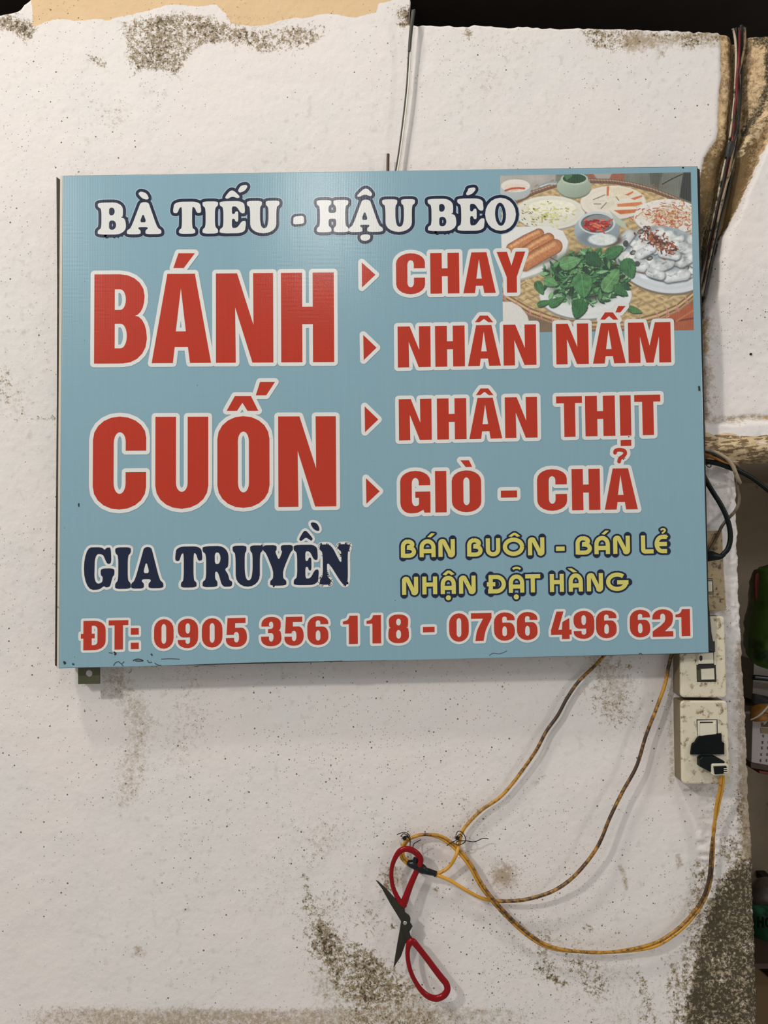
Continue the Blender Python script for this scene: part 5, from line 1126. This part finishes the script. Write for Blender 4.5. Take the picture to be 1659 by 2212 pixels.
# ================================================================== THINGS IN THE ROOM BEHIND (seen past the wall's right edge)
def inflate(name, outline, h, thick, m2, parent=None, wr=.004, seed=1, rings=7):
    L_ = np.array(xz(outline, h)); c = L_.mean(0); V = []; F = []; n = len(L_); R_ = np.random.default_rng(seed)
    for side in (1, -1):
        for k in range(rings):
            a = k/(rings-1)*math.pi/2; s = math.cos(a)**.8 if k < rings-1 else .02
            P_ = c+(L_-c)*s
            for q in P_: V.append((q[0], -h - side*thick*math.sin(a) + (R_.normal()*wr*.35 if 0 < k else 0), q[1]))
    for sd in range(2):
        o_ = sd*rings*n
        for k in range(rings-1):
            for i in range(n):
                a, b = o_+k*n+i, o_+k*n+(i+1) % n; F.append((a, b, b+n, a+n) if sd == 0 else (a+n, b+n, b, a))
        F.append(tuple(o_+(rings-1)*n+i for i in range(n)))
    o = mesh(name, V, F, m2, parent, True); return fixn(o)
GRN = plain('green_bag_plastic', (0.040, 0.085, 0.012), 0.35, var=.7, scale=18, dirt=22, dcol=(.008, .028, .006), dthr=.5, bstr=.5)
hb = -.22
bag = thing('plastic_bag', 'dark green plastic bag hanging in the room behind', 'bag', tuple(px(1680, 1230, hb)))
ol = catmull([(1634, 1236), (1645, 1226), (1668, 1218), (1700, 1216), (1728, 1228), (1740, 1290), (1752, 1370), (1745, 1430), (1715, 1452), (1680, 1450), (1650, 1443), (1630, 1434), (1619, 1415), (1617, 1380), (1622, 1335), (1630, 1290)], 3, True)[:, :2]
inflate('bag_body', ol, hb, .055, GRN, bag, .010, 3)
m_ = MB(); plate(m_, [xz([(1632, 1241), (1637, 1236), (1641, 1240), (1640, 1275), (1637, 1293), (1633, 1296), (1631, 1262)], hb+.01)], -hb-.004, -hb-.010, .001); fixn(m_.build('red_trim', plain('red_plastic', (.11, .006, .006), .4), bag))
m_ = MB(); v, f = tube_geo(*path([(1678, 1225, hb+.02, 5), (1682, 1180, hb, 5), (1690, 1120, hb, 4), (1695, 990, hb, 4)], 5), 8); m_.add(v, f); fixn(m_.build('handle_loop', GRN, bag, True))
# shelf board with a black pipe
PALE = plain('pale_grey_board', (.25, .215, .175), .6, var=.2, scale=20)
def slab(name, label, loop, h, thick, m2, cat, bv=.001):
    c = px(np.mean([q[0] for q in loop]), np.mean([q[1] for q in loop]), h); t_ = thing(name, label, cat, tuple(c))
    m_ = MB(); plate(m_, [xz(loop, h)], .619 if cat in ('board', 'clip') else -h+thick, -h, bv); fixn(m_.build('board' if cat == 'board' else 'body', m2, t_)); return t_
slab('wall_board', 'pale grey board standing under the green bag', [(1629, 1425), (1800, 1425), (1800, 1512), (1625, 1512)], -.36, .02, PALE, 'board')
own_tube('black_pipe', 'black pipe lying across the pale grey board', [(1627, 1463, -.335, 7.5), (1660, 1466, -.335, 7.5), (1720, 1474, -.335, 7.5), (1800, 1484, -.335, 7.5)], plain('black_pipe_plastic', (.010, .018, .018), .25), 'pipe', 12)
o = inflate('dark_cloth', catmull([(1625, 1503), (1632, 1499), (1642, 1506), (1655, 1509), (1700, 1504), (1800, 1500), (1800, 1526), (1700, 1528), (1655, 1524), (1626, 1522)], 3, True)[:, :2], -.33, .012, plain('dark_grey_cloth', (.035, .038, .034), .8, var=.4), None, .004, 5); own(o, 'dark grey cloth bundle between board and orange bag', 'cloth')
t = thing('orange_bag', 'folded orange bag with a white band on top of the white carton', 'bag', tuple(px(1660, 1535, -.28)))
inflate('bag_body', catmull([(1622, 1553), (1622, 1533), (1628, 1526), (1645, 1521), (1680, 1522), (1740, 1530), (1760, 1550), (1700, 1552), (1655, 1552), (1640, 1556), (1628, 1558)], 3, True)[:, :2], -.28, .02, plain('orange_cloth', (.36, .15, .022), .6, var=.3, scale=14, dirt=20, dcol=(.10, .045, .012), dthr=.52), t, .004, 6)
m_ = MB(); v, f = tube_geo(*path([(1621, 1555, -.262, 2.0), (1634, 1549, -.258, 2.6), (1646, 1540, -.256, 3), (1656, 1529, -.256, 3), (1668, 1515, -.258, 3)], 6), 8, squash=.5); m_.add(v, f); fixn(m_.build('white_band', plain('white_band_cloth', (.42, .38, .32), .6), t, True))
t = thing('white_carton', 'white printed carton with brown characters below the orange bag', 'carton', tuple(px(1680, 1600, -.30)))
m_ = MB(); plate(m_, [xz([(1626, 1550), (1800, 1545), (1800, 1672), (1740, 1668), (1623, 1647)], -.30)], .619, .30, .001); fixn(m_.build('carton_body', plain('white_card', (.40, .355, .335), .6, var=.08), t))
INK = plain('brown_ink', (.10, .06, .025), .6)
m_ = MB()
def ink(pts): plate(m_, [xz(pts, -.2995)], .2999, .2995, 0)
for y in (1590, 1604, 1616, 1630, 1643):
    for dx in (0, 13):
        x = 1649-(y-1590)*.11+dx; 
        for k in range(3): ink(R4(x-2.2, y+k*1.8-2.6, x+2.4-(k % 2)*1.4, y+k*1.8-1.7))
        ink(R4(x-.6, y-3, x+.5, y+3.4))
ink([(1644, 1561), (1649, 1561), (1650, 1567), (1655, 1564), (1659, 1558), (1700, 1550), (1700, 1572), (1644, 1570)]); fixn(m_.build('printed_characters', INK, t))
m_ = MB(); plate(m_, [xz([(1643, 1573), (1700, 1577), (1700, 1586), (1644, 1584)], -.299)], .2999, .299, 0); fixn(m_.build('tan_strip', plain('tan_strip_ink', (.22, .16, .07), .6), t))
m_ = MB(); plate(m_, [xz([(1622, 1648), (1800, 1674), (1800, 1692), (1740, 1680), (1622, 1659)], -.298)], .36, .298, .001); fixn(m_.build('dark_base', plain('dark_card', (.055, .03, .018), .6, var=.4), t))
m_ = MB(); plate(m_, [xz([(1640, 1665), (1800, 1688), (1800, 1697), (1641, 1671)], -.296)], .34, .2962, .001); fixn(m_.build('red_strip', plain('red_card', (.13, .012, .010), .6), t))
# green sack with black letters
ink2 = plain('black_sack_ink', (.002, .004, .003), .7, spec=.05)
t = thing('green_sack', 'dark green sack with black letters HO lying on the lower shelf', 'sack', tuple(px(1700, 2045, -.24)))
inflate('sack_body', catmull([(1622, 1962), (1640, 1956), (1680, 1952), (1740, 1958), (1775, 1990), (1775, 2030), (1740, 2044), (1680, 2046), (1635, 2046), (1622, 2040), (1618, 2000)], 3, True)[:, :2], -.25, .04, plain('green_sack_plastic', (.022, .100, .045), .35, var=.6, spec=.25, scale=20, dirt=25, dcol=(.006, .02, .012), dthr=.5, bstr=.6), t, .005, 8)
m_ = MB(); H2 = -.206
for l in ([(1636, 1980), (1640, 1980), (1640.5, 2003), (1636.5, 2003)], [(1640, 1989), (1646, 1989.5), (1646, 1993.5), (1640, 1993)], [(1646, 1981), (1650, 1981), (1650.5, 2005), (1646.5, 2005)]): plate(m_, [xz(l, H2)], -H2+.0008, -H2, 0)
plate(m_, [xz([(1660+7.5*math.cos(a), 1993+11*math.sin(a)) for a in np.linspace(0, 2*math.pi, 21)[:-1]], H2), list(reversed(xz([(1660+3.2*math.cos(a), 1993+6.5*math.sin(a)) for a in np.linspace(0, 2*math.pi, 21)[:-1]], H2)))], -H2+.0008, -H2, 0)
fixn(m_.build('printed_letters', ink2, t))
quadbox('trim_2', (px(1600, 2050, -.2)[0]-.25, .155, px(1700, 2058, -.2)[2]), (1.25, .36, px(1700, 2047, -.2)[2]), plain('brown_shelf_board', (.05, .025, .014), .7, var=.3))
t = thing('cardboard_box', 'brown cardboard box with a folded flap below the shelf', 'box', tuple(px(1720, 2300, -.2)))
CB = plain('cardboard', (.125, .070, .028), .8, var=.2, scale=12)
m_ = MB(); plate(m_, [xz([(1615, 2110), (1900, 2110), (1900, 2500), (1615, 2500)], -.24)], .50, .24, .001); fixn(m_.build('box_body', plain('dark_cardboard', (.06, .036, .017), .85, var=.3), t))
m_ = MB(); plate(m_, [xz([(1626, 2080), (1637, 2092), (1655, 2108), (1680, 2130), (1740, 2180), (1740, 2500), (1615, 2500)], -.21)], .225, .21, .001); fixn(m_.build('flap', CB, t))
o = inflate('crumpled_bag', catmull([(1622, 1930), (1640, 1905), (1665, 1900), (1720, 1908), (1760, 1935), (1765, 1955), (1700, 1958), (1640, 1957), (1620, 1950)], 3, True)[:, :2], -.27, .03, plain('dusty_clear_plastic', (.09, .072, .052), .4, var=.5, scale=30, bstr=.8), None, .010, 9); own(o, 'crumpled dusty clear bag on top of the green sack', 'bag')
slab('black_clip', 'small black square clip on the back wall above crumpled bag', [(1648, 1893), (1666, 1893), (1666, 1908), (1648, 1907)], -.59, .03, GAP, 'clip')
# wall nail on the sloped plaster
m_ = MB(); v, f = tube_geo([px(1622, 765, .0), px(1622, 765, .007)], [2.4*PXM, 2.8*PXM], 8); m_.add(v, f); o = fixn(m_.build('wall_nail', WIRE)); own(o, 'small dark nail stub in white plaster right of the sign', 'nail')
for o in list(bpy.data.objects):
    if '_base' in o: del o['_base']
